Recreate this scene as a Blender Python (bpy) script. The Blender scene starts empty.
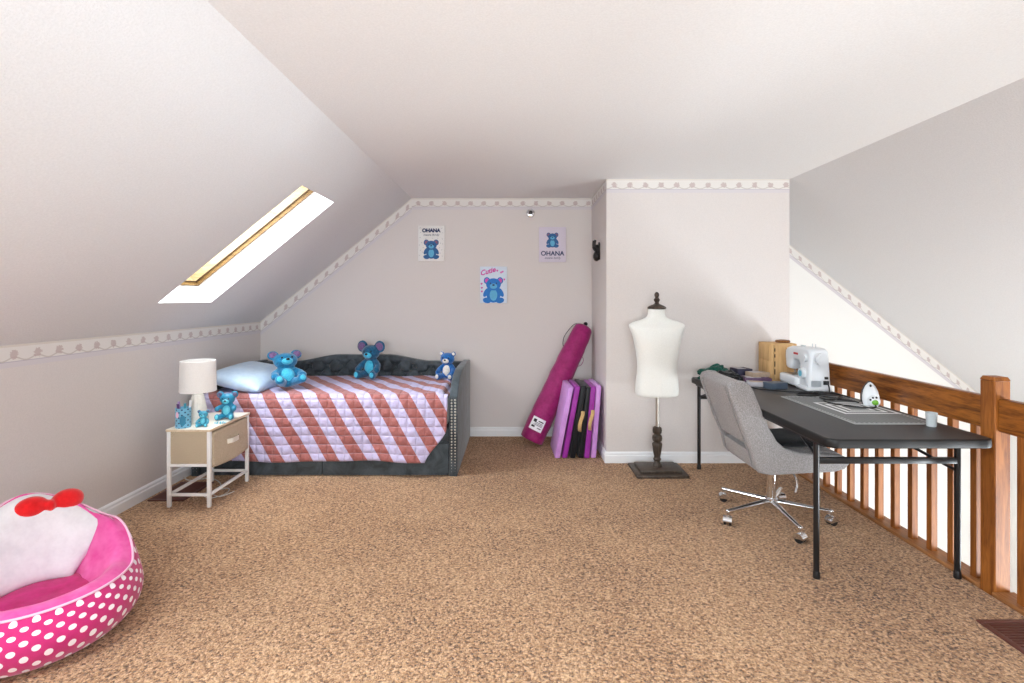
import bpy, bmesh, math, random
from mathutils import Vector, Matrix, noise
random.seed(4)
C = bpy.context.scene.collection
sc = bpy.context.scene
PI = math.pi
F, CX, CY, H = 520.0, 515.0, 298.0, 1.35      # focal length in pixels, vanishing point, eye height


def R(d):
    return math.radians(d)


def lin(c):
    c /= 255.0
    return c / 12.92 if c <= 0.04045 else ((c + 0.055) / 1.055) ** 2.4


def rgb(r, g, b):
    return (lin(r), lin(g), lin(b), 1.0)


# ------------------------------------------------------------------ materials
class NT:
    def __init__(self, name):
        self.m = bpy.data.materials.new(name)
        self.m.use_nodes = True
        self.t = self.m.node_tree
        self.b = self.t.nodes['Principled BSDF']

    def n(self, typ, **kw):
        nd = self.t.nodes.new(typ)
        for k, v in kw.items():
            setattr(nd, k, v)
        return nd

    def link(self, a, b):
        self.t.links.new(a, b)

    def coord(self, what='Object', scale=None):
        tc = self.n('ShaderNodeTexCoord')
        o = tc.outputs[what]
        if scale:
            mp = self.n('ShaderNodeMapping')
            mp.inputs['Scale'].default_value = scale
            self.link(o, mp.inputs['Vector'])
            o = mp.outputs['Vector']
        return o

    def noise(self, vec, scale, detail=3, rough=.5, dist=0):
        nd = self.n('ShaderNodeTexNoise')
        nd.inputs['Scale'].default_value = scale
        nd.inputs['Detail'].default_value = detail
        nd.inputs['Roughness'].default_value = rough
        nd.inputs['Distortion'].default_value = dist
        self.link(vec, nd.inputs['Vector'])
        return nd.outputs['Fac']

    def ramp(self, fac, stops, interp='LINEAR'):
        nd = self.n('ShaderNodeValToRGB')
        nd.color_ramp.interpolation = interp
        el = nd.color_ramp.elements
        while len(el) < len(stops):
            el.new(.5)
        for e, (p, c) in zip(el, stops):
            e.position = p
            e.color = c
        self.link(fac, nd.inputs['Fac'])
        return nd.outputs['Color']

    def math(self, op, a, b=None, c=None, clamp=False):
        nd = self.n('ShaderNodeMath', operation=op)
        nd.use_clamp = clamp
        for i, v in enumerate((a, b, c)):
            if v is None:
                continue
            if isinstance(v, (int, float)):
                nd.inputs[i].default_value = v
            else:
                self.link(v, nd.inputs[i])
        return nd.outputs[0]

    def mix(self, fac, a, b, mode='MIX'):
        nd = self.n('ShaderNodeMix', data_type='RGBA', blend_type=mode)
        if isinstance(fac, (int, float)):
            nd.inputs[0].default_value = fac
        else:
            self.link(fac, nd.inputs[0])
        for i, v in ((6, a), (7, b)):
            if isinstance(v, tuple):
                nd.inputs[i].default_value = v
            else:
                self.link(v, nd.inputs[i])
        return nd.outputs[2]

    def bump(self, height, strength=.3, dist=.01):
        nd = self.n('ShaderNodeBump')
        nd.inputs['Strength'].default_value = strength
        nd.inputs['Distance'].default_value = dist
        self.link(height, nd.inputs['Height'])
        self.link(nd.outputs['Normal'], self.b.inputs['Normal'])
        return nd

    def base(self, v):
        if isinstance(v, tuple):
            self.b.inputs['Base Color'].default_value = v
        else:
            self.link(v, self.b.inputs['Base Color'])

    def set(self, **kw):
        for k, v in kw.items():
            self.b.inputs[k.replace('_', ' ')].default_value = v


def shade(c, k):
    return (min(1, c[0] * k), min(1, c[1] * k), min(1, c[2] * k), 1)


def mat(name, c, rough=.6, var=.06, vscale=12, bump=0, bscale=80, metal=0, sheen=0, bdist=.003, spec=None):
    """solid colour with a soft noise variation and an optional noise bump"""
    t = NT(name)
    v = t.coord()
    col = rgb(*c)
    if var:
        t.base(t.ramp(t.noise(v, vscale, 4), [(.3, shade(col, 1 - var)), (.7, shade(col, 1 + var))]))
    else:
        t.base(col)
    t.set(Roughness=rough, Metallic=metal)
    if sheen:
        t.b.inputs['Sheen Weight'].default_value = sheen
        t.b.inputs['Sheen Roughness'].default_value = .5
    if spec is not None:
        t.b.inputs['Specular IOR Level'].default_value = spec
    if bump:
        t.bump(t.noise(v, bscale, 3), bump, bdist)
    return t.m


def wallpaper(name, c):
    t = NT(name)
    v = t.coord()
    col = rgb(*c)
    t.base(t.ramp(t.noise(v, 160, 2), [(.3, shade(col, .955)), (.7, shade(col, 1.02))]))
    t.set(Roughness=.75)
    t.b.inputs['Specular IOR Level'].default_value = .25
    t.bump(t.noise(v, 220, 2), .12, .002)
    return t.m


def popcorn(name, c):
    t = NT(name)
    v = t.coord()
    col = rgb(*c)
    n1 = t.noise(v, 130, 3, .6)
    t.base(t.ramp(n1, [(.3, shade(col, .94)), (.7, shade(col, 1.02))]))
    t.set(Roughness=.9)
    t.b.inputs['Specular IOR Level'].default_value = .15
    t.bump(n1, .35, .006)
    return t.m


def carpet():
    t = NT('carpet_pile')
    v = t.coord()
    wv = t.n('ShaderNodeVectorMath', operation='ADD')
    nv = t.n('ShaderNodeTexNoise')
    nv.inputs['Scale'].default_value = 45
    t.link(v, nv.inputs['Vector'])
    sc_ = t.n('ShaderNodeVectorMath', operation='SCALE')
    sc_.inputs['Scale'].default_value = .012
    t.link(nv.outputs['Color'], sc_.inputs[0])
    t.link(v, wv.inputs[0])
    t.link(sc_.outputs[0], wv.inputs[1])
    vo = t.n('ShaderNodeTexVoronoi')
    vo.inputs['Scale'].default_value = 125
    t.link(wv.outputs[0], vo.inputs['Vector'])
    sp = t.n('ShaderNodeSeparateColor')
    t.link(vo.outputs['Color'], sp.inputs[0])
    cell, dist = sp.outputs[0], vo.outputs['Distance']
    n2 = t.noise(v, 70, 3, .65)
    n3 = t.noise(v, 1.5, 3, .5)
    f = t.math('ADD', t.math('MULTIPLY', cell, .30), t.math('MULTIPLY', n2, .72))
    f = t.math('ADD', f, t.math('MULTIPLY', t.math('SUBTRACT', n3, .5), .22))
    f = t.math('SUBTRACT', f, t.math('MULTIPLY', dist, .10))
    col = t.ramp(f, [(.26, rgb(84, 54, 32)), (.36, rgb(152, 109, 73)), (.49, rgb(194, 149, 107)), (.66, rgb(228, 189, 148))])
    t.base(col)
    t.set(Roughness=.95)
    t.b.inputs['Specular IOR Level'].default_value = .05
    t.b.inputs['Sheen Weight'].default_value = .25
    t.bump(f, 1.0, .03)
    return t.m


def border():
    """printed wallpaper border; u = metres along, v = 0..1 across"""
    t = NT('wallpaper_border')
    uv = t.coord('UV')
    sp = t.n('ShaderNodeSeparateXYZ')
    t.link(uv, sp.inputs[0])
    u, v = sp.outputs[0], sp.outputs[1]
    cell = t.math('SUBTRACT', t.math('FRACT', t.math('DIVIDE', u, .128)), .5)       # -.5 .. .5
    # heart-like posy in the middle of each cell
    du = t.math('MULTIPLY', cell, .128 / .115)
    nz = t.math('MULTIPLY', t.math('SUBTRACT', t.noise(t.coord('UV', (70, 9, 1)), 1.0, 3, .65), .5), .42)
    dv = t.math('SUBTRACT', v, .56)
    d = t.math('ADD', t.math('SQRT', t.math('ADD', t.math('POWER', du, 2), t.math('POWER', dv, 2))), nz)
    posy = t.math('LESS_THAN', d, .19)
    # garland between posies
    g = t.math('ADD', .36, t.math('MULTIPLY', t.math('COSINE', t.math('MULTIPLY', cell, 2 * PI)), .08))
    gar = t.math('LESS_THAN', t.math('ABSOLUTE', t.math('SUBTRACT', v, g)), .035)
    low = t.math('LESS_THAN', v, .24)
    line = t.math('LESS_THAN', t.math('ABSOLUTE', t.math('SUBTRACT', v, .25)), .02)
    top = t.math('GREATER_THAN', v, .9)
    c = t.mix(low, rgb(224, 221, 217), rgb(209, 204, 207))
    c = t.mix(line, c, rgb(186, 180, 190))
    c = t.mix(t.math('MULTIPLY', top, .6), c, rgb(206, 198, 186))
    c = t.mix(t.math('MULTIPLY', gar, .7), c, rgb(186, 178, 172))
    c = t.mix(t.math('MULTIPLY', posy, .8), c, rgb(188, 170, 168))
    t.base(c)
    t.set(Roughness=.7)
    return t.m


def wood(name, c1, c2, axis='Z', scale=1, rough=.4):
    t = NT(name)
    s = {'X': (1.2, 14, 14), 'Y': (14, 1.2, 14), 'Z': (14, 14, 1.2)}[axis]
    v = t.coord('Object', tuple(q * scale for q in s))
    n1 = t.noise(v, 2.2, 6, .62, 1.2)
    n2 = t.noise(v, 14, 2, .6, .2)
    f = t.math('ADD', t.math('MULTIPLY', n1, .75), t.math('MULTIPLY', n2, .25))
    t.base(t.ramp(f, [(.36, rgb(*c1)), (.62, rgb(*c2))]))
    t.set(Roughness=rough)
    t.b.inputs['Specular IOR Level'].default_value = .3
    t.bump(f, .12, .002)
    return t.m


def fabric(name, c1, c2, scale=260, bump=.4, rough=.9, sheen=.2, stretch=(1, 1, 1)):
    t = NT(name)
    v = t.coord('Object', stretch)
    n = t.noise(v, scale, 3, .7)
    t.base(t.ramp(n, [(.32, rgb(*c1)), (.66, rgb(*c2))]))
    t.set(Roughness=rough)
    t.b.inputs['Sheen Weight'].default_value = sheen
    t.b.inputs['Specular IOR Level'].default_value = .2
    t.bump(n, bump, .003)
    return t.m


def velvet(name, c1, c2, scale=7):
    t = NT(name)
    v = t.coord()
    n = t.noise(v, scale, 5, .65, .8)
    t.base(t.ramp(n, [(.35, rgb(*c1)), (.68, rgb(*c2))]))
    t.set(Roughness=.75)
    t.b.inputs['Sheen Weight'].default_value = .3
    t.b.inputs['Sheen Roughness'].default_value = .35
    t.bump(t.noise(v, 220, 2), .15, .002)
    return t.m


def quilt_mat():
    t = NT('striped_quilt')
    uv = t.coord('UV')
    sp = t.n('ShaderNodeSeparateXYZ')
    t.link(uv, sp.inputs[0])
    u, v = sp.outputs[0], sp.outputs[1]
    ph = t.math('FRACT', t.math('DIVIDE', t.math('ADD', t.math('SUBTRACT', u, t.math('MULTIPLY', v, .60)), 10.075), .205))
    st = t.math('LESS_THAN', ph, .5)
    nz = t.noise(uv, 60, 3)
    c = t.mix(st, rgb(194, 186, 224), rgb(158, 78, 70))
    c = t.mix(t.math('MULTIPLY', nz, .12), c, rgb(240, 232, 240))
    lavl = t.math('LESS_THAN', t.math('ABSOLUTE', t.math('SUBTRACT', t.math('FRACT', t.math('DIVIDE', v, .0675)), .5)), .022)
    c = t.mix(t.math('MULTIPLY', lavl, .5), c, rgb(205, 188, 212))
    t.base(c)
    t.set(Roughness=.7)
    t.b.inputs['Sheen Weight'].default_value = .2
    a = t.math('ABSOLUTE', t.math('SINE', t.math('MULTIPLY', u, PI / .0675)))
    b = t.math('ABSOLUTE', t.math('SINE', t.math('MULTIPLY', t.math('ADD', v, .03375), PI / .0675)))
    h = t.math('POWER', t.math('MULTIPLY', a, b), .4)
    h = t.math('ADD', h, t.math('MULTIPLY', t.noise(uv, 26, 3), .9))
    t.bump(h, .7, .018)
    return t.m


def dots_mat(name, c, dot, pu, pv, rad):
    """staggered polka dots; uv in metres"""
    t = NT(name)
    uv = t.coord('UV')
    sp = t.n('ShaderNodeSeparateXYZ')
    t.link(uv, sp.inputs[0])
    u, v = sp.outputs[0], sp.outputs[1]

    def lattice(ou, ov):
        a = t.math('MULTIPLY', t.math('SUBTRACT', t.math('FRACT', t.math('ADD', t.math('DIVIDE', u, pu), ou)), .5), pu)
        b = t.math('MULTIPLY', t.math('SUBTRACT', t.math('FRACT', t.math('ADD', t.math('DIVIDE', v, pv), ov)), .5), pv)
        d = t.math('SQRT', t.math('ADD', t.math('POWER', a, 2), t.math('POWER', b, 2)))
        return t.math('LESS_THAN', d, rad)
    m = t.math('MAXIMUM', lattice(0, 0), lattice(.5, .5))
    col = rgb(*c)
    bc = t.ramp(t.noise(t.coord(), 20, 4), [(.3, shade(col, .9)), (.7, shade(col, 1.08))])
    t.base(t.mix(m, bc, rgb(*dot)))
    t.set(Roughness=.8)
    t.b.inputs['Sheen Weight'].default_value = .3
    t.bump(t.noise(t.coord(), 90, 3), .25, .004)
    return t.m


def mat_grid():
    """cutting mat print: a light ruler line and tick dashes near the rim; uv in metres"""
    t = NT('cutting_mat_print')
    uv = t.coord('UV')
    sp = t.n('ShaderNodeSeparateXYZ')
    t.link(uv, sp.inputs[0])
    u, v = sp.outputs[0], sp.outputs[1]
    W, L = .41, .73
    du = t.math('MINIMUM', u, t.math('SUBTRACT', W, u))
    dv = t.math('MINIMUM', v, t.math('SUBTRACT', L, v))
    e = t.math('MINIMUM', du, dv)
    rim = t.math('LESS_THAN', e, .010)
    band = t.math('MULTIPLY', t.math('GREATER_THAN', e, .017), t.math('LESS_THAN', e, .024))
    dash = t.math('LESS_THAN', t.math('FRACT', t.math('DIVIDE', t.math('ADD', u, v), .025)), .5)
    dsh = t.math('MULTIPLY', band, dash)
    inside = t.math('GREATER_THAN', e, .035)
    lu = t.math('LESS_THAN', t.math('ABSOLUTE', t.math('SUBTRACT', t.math('FRACT', t.math('DIVIDE', u, .0254)), .5)), .03)
    lv = t.math('LESS_THAN', t.math('ABSOLUTE', t.math('SUBTRACT', t.math('FRACT', t.math('DIVIDE', v, .0254)), .5)), .03)
    gr = t.math('MULTIPLY', inside, t.math('MAXIMUM', lu, lv))
    c = t.mix(t.math('MULTIPLY', gr, .25), rgb(112, 116, 117), rgb(190, 195, 195))
    c = t.mix(t.math('MULTIPLY', rim, .75), c, rgb(176, 180, 180))
    c = t.mix(t.math('MULTIPLY', dsh, .8), c, rgb(225, 228, 228))
    t.base(c)
    t.set(Roughness=.6)
    return t.m


def glass_mat(name, tint=(.97, .99, 1.0), refl=.08):
    m = bpy.data.materials.new(name)
    m.use_nodes = True
    nt = m.node_tree
    nt.nodes.clear()
    o = nt.nodes.new('ShaderNodeOutputMaterial')
    mx = nt.nodes.new('ShaderNodeMixShader')
    tr = nt.nodes.new('ShaderNodeBsdfTransparent')
    gl = nt.nodes.new('ShaderNodeBsdfGlossy')
    fr = nt.nodes.new('ShaderNodeFresnel')
    tr.inputs[0].default_value = (*tint, 1)
    gl.inputs['Roughness'].default_value = .03
    nt.links.new(fr.outputs[0], mx.inputs[0])
    nt.links.new(tr.outputs[0], mx.inputs[1])
    nt.links.new(gl.outputs[0], mx.inputs[2])
    nt.links.new(mx.outputs[0], o.inputs[0])
    return m


M = {}
M['wall'] = wallpaper('wallpaper_pink_grey', (216, 210, 207))
M['stairwall'] = wallpaper('wallpaper_stair_white', (236, 235, 232))
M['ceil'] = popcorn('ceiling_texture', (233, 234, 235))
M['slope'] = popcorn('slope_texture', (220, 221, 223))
M['carpet'] = carpet()
M['border'] = border()
M['white_paint'] = mat('white_trim_paint', (232, 234, 236), .4, .02)
M['shaft'] = mat('skylight_shaft_paint', (244, 245, 247), .7, .03, 30, .15, 90)
M['pine'] = wood('skylight_pine', (92, 68, 36), (138, 108, 64), 'X', 1.6, .45)
M['palepine'] = wood('skylight_pale_pine', (158, 128, 86), (204, 182, 142), 'X', 1.6, .5)
M['gasket'] = mat('dark_gasket', (70, 50, 28), .6)
M['glass'] = glass_mat('window_glass')
M['oak'] = wood('honey_oak_post', (112, 60, 20), (164, 100, 42), 'Z', 1, .5)
M['oakrail'] = wood('honey_oak_rail', (84, 42, 14), (162, 98, 38), 'Y', 1.1, .35)
M['oakdark'] = wood('oak_base_strip', (120, 74, 38), (170, 118, 74), 'Y', 1, .45)
M['velvet'] = velvet('charcoal_velvet', (40, 47, 52), (80, 90, 96))
M['quilt'] = quilt_mat()
M['pillow'] = fabric('pale_blue_satin', (186, 213, 240), (206, 228, 248), 9, .4, .7, .2)
M['stud'] = mat('nailhead_metal', (190, 188, 180), .3, .05, metal=.9)
M['mattress'] = fabric('mattress_ticking', (215, 214, 212), (232, 231, 228), 60)
M['white_metal'] = mat('white_powder_coat', (238, 238, 236), .4, .02)
M['nswood'] = wood('pale_wood_top', (206, 182, 150), (232, 216, 190), 'Y', 1, .5)
M['nstop'] = mat('cream_laminate', (235, 230, 216), .35, .03)
M['linen'] = fabric('oatmeal_linen', (158, 140, 114), (214, 198, 172), 240, .5)
M['shade'] = fabric('lamp_shade_linen', (232, 230, 226), (245, 243, 240), 300, .2, .85)
M['ceramic'] = mat('speckled_white_ceramic', (228, 222, 212), .45, .05, 60, .25, 120)
M['black_metal'] = mat('black_powder_coat', (18, 18, 20), .35, .1)
M['tabletop'] = mat('black_grained_plastic', (50, 50, 51), .45, .1, 30, .25, 160, bdist=.001)
M['tableedge'] = mat('black_plastic_rim', (12, 12, 13), .5, .08)
M['chrome'] = mat('chrome', (225, 226, 228), .12, .03, metal=1)
M['chairfab'] = fabric('grey_tweed', (112, 107, 105), (172, 169, 169), 230, .5)
M['black_cloth'] = fabric('black_cloth', (16, 17, 19), (34, 35, 38), 60, .5, .8)
M['form'] = fabric('cream_jersey', (228, 229, 224), (240, 241, 236), 200, .15, .8)
M['steel'] = mat('brushed_steel', (188, 184, 176), .3, .06, metal=.85)
M['darkwood'] = wood('espresso_wood', (44, 36, 31), (84, 72, 62), 'Z', 1.2, .4)
M['magenta'] = fabric('magenta_nylon', (134, 22, 86), (162, 38, 110), 18, .35, .5, .2)
M['tag'] = mat('white_printed_tag', (234, 234, 238), .5, .02)
M['ink'] = mat('black_ink', (22, 22, 26), .6, 0)
M['lilac'] = fabric('lilac_vinyl', (196, 140, 212), (208, 154, 222), 10, .1, .42, .1)
M['violet'] = fabric('violet_vinyl', (142, 42, 146), (160, 56, 162), 10, .1, .42, .1)
M['blackvinyl'] = fabric('black_vinyl', (20, 20, 23), (30, 30, 34), 10, .1, .4, .1)
M['webbing'] = fabric('tan_webbing', (176, 142, 92), (206, 174, 124), 160, .4)
M['machine'] = mat('white_machine_plastic', (226, 231, 235), .3, .01)
M['machine_grey'] = mat('pale_grey_plastic', (188, 196, 202), .4, .02)
M['aqua'] = mat('aqua_plastic', (100, 184, 208), .4, .02)
M['red'] = mat('red_print', (196, 40, 48), .5, 0)
M['black_plastic'] = mat('black_plastic', (20, 20, 22), .4, .05)
M['matgrid'] = mat_grid()
M['whiteprint'] = mat('white_print', (232, 235, 236), .6, 0)
M['greenplastic'] = mat('green_plastic', (110, 178, 48), .4, .02)
M['frost'] = mat('frosted_plastic', (196, 204, 206), .4, .02)
M['card'] = wood('kraft_board', (196, 156, 104), (220, 182, 130), 'Z', 1, .75)
M['cardtrim'] = mat('kraft_shadow_line', (64, 46, 28), .8, .1)
M['wicker'] = fabric('brown_wicker', (110, 70, 36), (158, 108, 62), 90, .8)
M['greencloth'] = fabric('dark_green_cloth', (8, 60, 52), (18, 92, 78), 50, .5, .7)
M['blue_tin'] = mat('slate_blue_tin', (74, 88, 104), .4, .06)
M['plum'] = mat('plum_print_card', (92, 64, 96), .5, .15, 30)
M['greycard'] = mat('grey_card', (176, 172, 178), .5, .06, 40)
M['tancard'] = mat('tan_card', (168, 148, 128), .5, .1, 40)
M['navycard'] = mat('navy_card', (44, 42, 66), .5, .1, 40)
M['ventbrown'] = mat('brown_vent_paint', (92, 52, 44), .5, .08, 20)
M['ventdark'] = mat('vent_duct_dark', (26, 16, 14), .8, 0)
M['fur_blue'] = fabric('blue_plush', (12, 92, 136), (34, 134, 178), 55, .6, .95, .5)
M['fur_teal'] = fabric('teal_blue_plush', (14, 66, 98), (34, 100, 136), 55, .6, .95, .5)
M['fur_sky'] = fabric('sky_plush', (48, 168, 204), (88, 198, 226), 55, .5, .95, .4)
M['fur_mauve'] = fabric('mauve_plush', (96, 72, 114), (134, 106, 150), 55, .5, .95, .4)
M['fur_cream'] = fabric('cream_plush', (214, 206, 196), (240, 234, 224), 55, .5, .95, .4)
M['fur_royal'] = fabric('royal_blue_plush', (12, 70, 136), (36, 110, 180), 55, .6, .95, .5)
M['vinylblue'] = mat('blue_toy_vinyl', (40, 130, 164), .35, .05)
M['vinylteal'] = mat('teal_toy_vinyl', (62, 150, 176), .35, .05)
M['vinylsky'] = mat('aqua_toy_vinyl', (104, 206, 228), .35, .04)
M['vinylmauve'] = mat('mauve_toy_vinyl', (96, 92, 126), .4, .05)
M['eye'] = mat('black_eye', (12, 12, 16), .15, 0)
M['cuptin'] = None
M['pinkplush'] = fabric('pink_plush', (216, 70, 146), (232, 112, 178), 9, .5, .95, .25)
M['hotpink'] = fabric('hot_pink_plush', (180, 18, 100), (206, 36, 126), 12, .6, .95, .2)
M['whiteplush'] = fabric('white_plush', (214, 213, 218), (228, 228, 232), 14, .4, .95, .5)
M['redplush'] = fabric('red_plush', (196, 14, 20), (224, 30, 34), 16, .5, .95, .5)
M['dots'] = dots_mat('polka_dot_fabric', (196, 28, 112), (250, 240, 246), .066, .066, .0125)
M['piping'] = mat('pale_pink_piping', (240, 196, 220), .7, .03)
M['cuptin'] = dots_mat('dotted_blue_tin', (118, 184, 214), (40, 74, 110), .034, .034, .0052)
M['canvaswhite'] = fabric('white_canvas', (226, 224, 222), (238, 237, 234), 400, .2)
M['canvaslilac'] = fabric('pale_lilac_canvas', (208, 200, 214), (220, 212, 226), 400, .2)
M['canvasice'] = fabric('ice_blue_canvas', (204, 218, 234), (218, 230, 242), 400, .2)
M['inkblue'] = mat('navy_print', (36, 54, 96), .7, .05)
M['printblue'] = mat('blue_print', (44, 96, 150), .7, .1, 60)
M['printroyal'] = mat('royal_blue_print', (30, 116, 196), .7, .08, 60)
M['printsky'] = mat('sky_print', (96, 176, 214), .7, .08, 60)
M['printmauve'] = mat('mauve_print', (140, 96, 122), .7, .08, 60)
M['printpink'] = mat('pink_print', (206, 82, 168), .7, .05, 60)
M['printgrey'] = mat('grey_print', (160, 160, 166), .7, .05, 60)
M['darkbronze'] = mat('dark_bronze', (44, 42, 42), .4, .2, 30, metal=.6)
M['cable_white'] = mat('white_cable', (214, 212, 206), .5, .02)
M['pen1'] = mat('lilac_marker', (170, 140, 190), .4, 0)
M['pen2'] = mat('teal_marker', (60, 150, 170), .4, 0)
M['pen3'] = mat('white_marker', (232, 232, 232), .4, 0)
M['pen4'] = mat('purple_marker', (88, 44, 110), .4, 0)


# ------------------------------------------------------------------ mesh helpers
def bx(bm, x0, x1, y0, y1, z0, z1, bev=0, seg=2, mi=0):
    vs = [bm.verts.new(p) for p in ((x0, y0, z0), (x1, y0, z0), (x1, y1, z0), (x0, y1, z0),
                                    (x0, y0, z1), (x1, y0, z1), (x1, y1, z1), (x0, y1, z1))]
    fs = [bm.faces.new([vs[i] for i in f]) for f in
          ((3, 2, 1, 0), (4, 5, 6, 7), (0, 1, 5, 4), (1, 2, 6, 5), (2, 3, 7, 6), (3, 0, 4, 7))]
    for f in fs:
        f.material_index = mi
    if bev:
        es = list({e for f in fs for e in f.edges})
        r = bmesh.ops.bevel(bm, geom=es, offset=bev, segments=seg, affect='EDGES', profile=.5)
        for f in r['faces']:
            f.material_index = mi
    return bm


def box(*a, **k):
    return bx(bmesh.new(), *a, **k)


def grid(bm, fn, nu, nv, closed_u=False, uvfn=None, mi=0):
    """surface from fn(i/nu, j/nv)"""
    cu = nu if closed_u else nu + 1
    vs = [[bm.verts.new(fn(i / nu, j / nv)) for j in range(nv + 1)] for i in range(cu)]
    uvl = bm.loops.layers.uv.verify() if uvfn else None
    for i in range(nu):
        i2 = (i + 1) % cu
        for j in range(nv):
            q = [vs[i][j], vs[i2][j], vs[i2][j + 1], vs[i][j + 1]]
            try:
                f = bm.faces.new(q)
            except ValueError:
                continue
            f.material_index = mi
            if uvl:
                for lp, (a, b) in zip(f.loops, ((i, j), (i + 1, j), (i + 1, j + 1), (i, j + 1))):
                    lp[uvl].uv = uvfn(a / nu, b / nv)
    return vs


def lathe(bm, prof, seg=32, c=(0, 0), sx=1, sy=1, mi=0, cap=True):
    """prof: (r, z) list from bottom to top"""
    rings = []
    for r, z in prof:
        rings.append([bm.verts.new((c[0] + r * sx * math.cos(2 * PI * k / seg), c[1] + r * sy * math.sin(2 * PI * k / seg), z))
                      for k in range(seg)])
    for a, b in zip(rings, rings[1:]):
        for k in range(seg):
            bm.faces.new([a[k], a[(k + 1) % seg], b[(k + 1) % seg], b[k]]).material_index = mi
    if cap:
        bm.faces.new(list(reversed(rings[0]))).material_index = mi
        bm.faces.new(rings[-1]).material_index = mi
    return bm


def tube(bm, pts, r, seg=10, closed=False, mi=0, flat=1.0):
    """tube along a polyline; r a number or a list"""
    pts = [Vector(p) for p in pts]
    n = len(pts)
    rs = r if isinstance(r, (list, tuple)) else [r] * n
    rings = []
    up = None
    for i, p in enumerate(pts):
        a = pts[(i - 1) % n] if (closed or i > 0) else p
        b = pts[(i + 1) % n] if (closed or i < n - 1) else p
        t = (b - a).normalized()
        if up is None:
            up = Vector((0, 0, 1)) if abs(t.z) < .9 else Vector((1, 0, 0))
        s = t.cross(up)
        if s.length < 1e-5:
            s = t.orthogonal()
        s.normalize()
        up = s.cross(t).normalized()
        rings.append([bm.verts.new(p + s * rs[i] * math.cos(2 * PI * k / seg) + up * rs[i] * flat * math.sin(2 * PI * k / seg)) for k in range(seg)])
    m = n if closed else n - 1
    for i in range(m):
        A, B = rings[i], rings[(i + 1) % n]
        for k in range(seg):
            bm.faces.new([A[k], A[(k + 1) % seg], B[(k + 1) % seg], B[k]]).material_index = mi
    if not closed:
        bm.faces.new(list(reversed(rings[0]))).material_index = mi
        bm.faces.new(rings[-1]).material_index = mi
    return bm


def smooth_path(pts, sub=6, closed=False):
    """Catmull-Rom through the points"""
    P = [Vector(p) for p in pts]
    n = len(P)
    out = []
    for i in range(n if closed else n - 1):
        if closed:
            a, b, c, d = P[(i - 1) % n], P[i], P[(i + 1) % n], P[(i + 2) % n]
        else:
            a, b, c, d = P[max(0, i - 1)], P[i], P[i + 1], P[min(n - 1, i + 2)]
        for k in range(sub):
            t = k / sub
            out.append(.5 * ((2 * b) + (c - a) * t + (2 * a - 5 * b + 4 * c - d) * t * t + (3 * b - a - 3 * c + d) * t ** 3))
    if not closed:
        out.append(P[-1])
    return out


def extrude(bm, pts, axis, a0, a1, bev=0, seg=2, mi=0):
    """extrude a closed 2-D outline along an axis; pts are the two other coordinates in x,y,z order"""
    def v(p, a):
        return {'X': (a, p[0], p[1]), 'Y': (p[0], a, p[1]), 'Z': (p[0], p[1], a)}[axis]
    A = [bm.verts.new(v(p, a0)) for p in pts]
    B = [bm.verts.new(v(p, a1)) for p in pts]
    n = len(pts)
    fs = [bm.faces.new(A), bm.faces.new(list(reversed(B)))]
    caps = fs[:]
    for i in range(n):
        fs.append(bm.faces.new([A[(i + 1) % n], A[i], B[i], B[(i + 1) % n]]))
    for f in fs:
        f.material_index = mi
    bmesh.ops.recalc_face_normals(bm, faces=fs)
    if bev:
        es = list({e for f in caps for e in f.edges})
        r = bmesh.ops.bevel(bm, geom=es, offset=bev, segments=seg, affect='EDGES', profile=.5)
        for f in r['faces']:
            f.material_index = mi
    return bm


def ball(bm, c, r, rot=None, u=20, v=14, mi=0):
    if isinstance(r, (int, float)):
        r = (r, r, r)
    mt = Matrix.Translation(c) @ (rot.to_4x4() if rot else Matrix.Identity(4)) @ Matrix.Diagonal((*r, 1))
    res = bmesh.ops.create_uvsphere(bm, u_segments=u, v_segments=v, radius=1, matrix=mt)
    for f in {f for vv in res['verts'] for f in vv.link_faces}:
        f.material_index = mi
    return bm


def cyl(bm, p0, p1, r, seg=24, r2=None, mi=0):
    return tube(bm, [p0, p1], [r, r if r2 is None else r2], seg, mi=mi)


def obj(name, bm, m, parent=None, smooth=True, angle=40, sub=0):
    me = bpy.data.meshes.new(name)
    bmesh.ops.recalc_face_normals(bm, faces=bm.faces)
    bm.to_mesh(me)
    bm.free()
    for mm in (m if isinstance(m, (list, tuple)) else [m]):
        me.materials.append(mm)
    o = bpy.data.objects.new(name, me)
    C.objects.link(o)
    if smooth:
        for p in me.polygons:
            p.use_smooth = True
        if angle:
            me.set_sharp_from_angle(angle=R(angle))
    if sub:
        md = o.modifiers.new('subdivision', 'SUBSURF')
        md.levels = md.render_levels = sub
    if parent:
        o.parent = parent
    return o


def blend(name, bm, m, parent, voxel, smooth_it=6):
    """fuse overlapping shapes into one continuous skin"""
    o = obj(name, bm, m, parent, angle=0)
    md = o.modifiers.new('remesh', 'REMESH')
    md.mode = 'VOXEL'
    md.voxel_size = voxel
    md.use_smooth_shade = True
    sm = o.modifiers.new('smooth', 'SMOOTH')
    sm.iterations = smooth_it
    sm.factor = .5
    return o


def thing(name, label, cat, loc=(0, 0, 0), rz=0, group=None):
    o = bpy.data.objects.new(name, None)
    C.objects.link(o)
    o.location = loc
    o.rotation_euler = (0, 0, rz)
    o.empty_display_size = .1
    return tag(o, label, cat, group)


def tag(o, label, cat, group=None):
    o['label'] = label
    o['category'] = cat
    if group:
        o['group'] = group
    return o


def struct(name, bm, m, parent=None, smooth=False):
    o = obj(name, bm, m, parent, smooth=smooth)
    if not parent:
        o['kind'] = 'structure'
    return o


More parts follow.
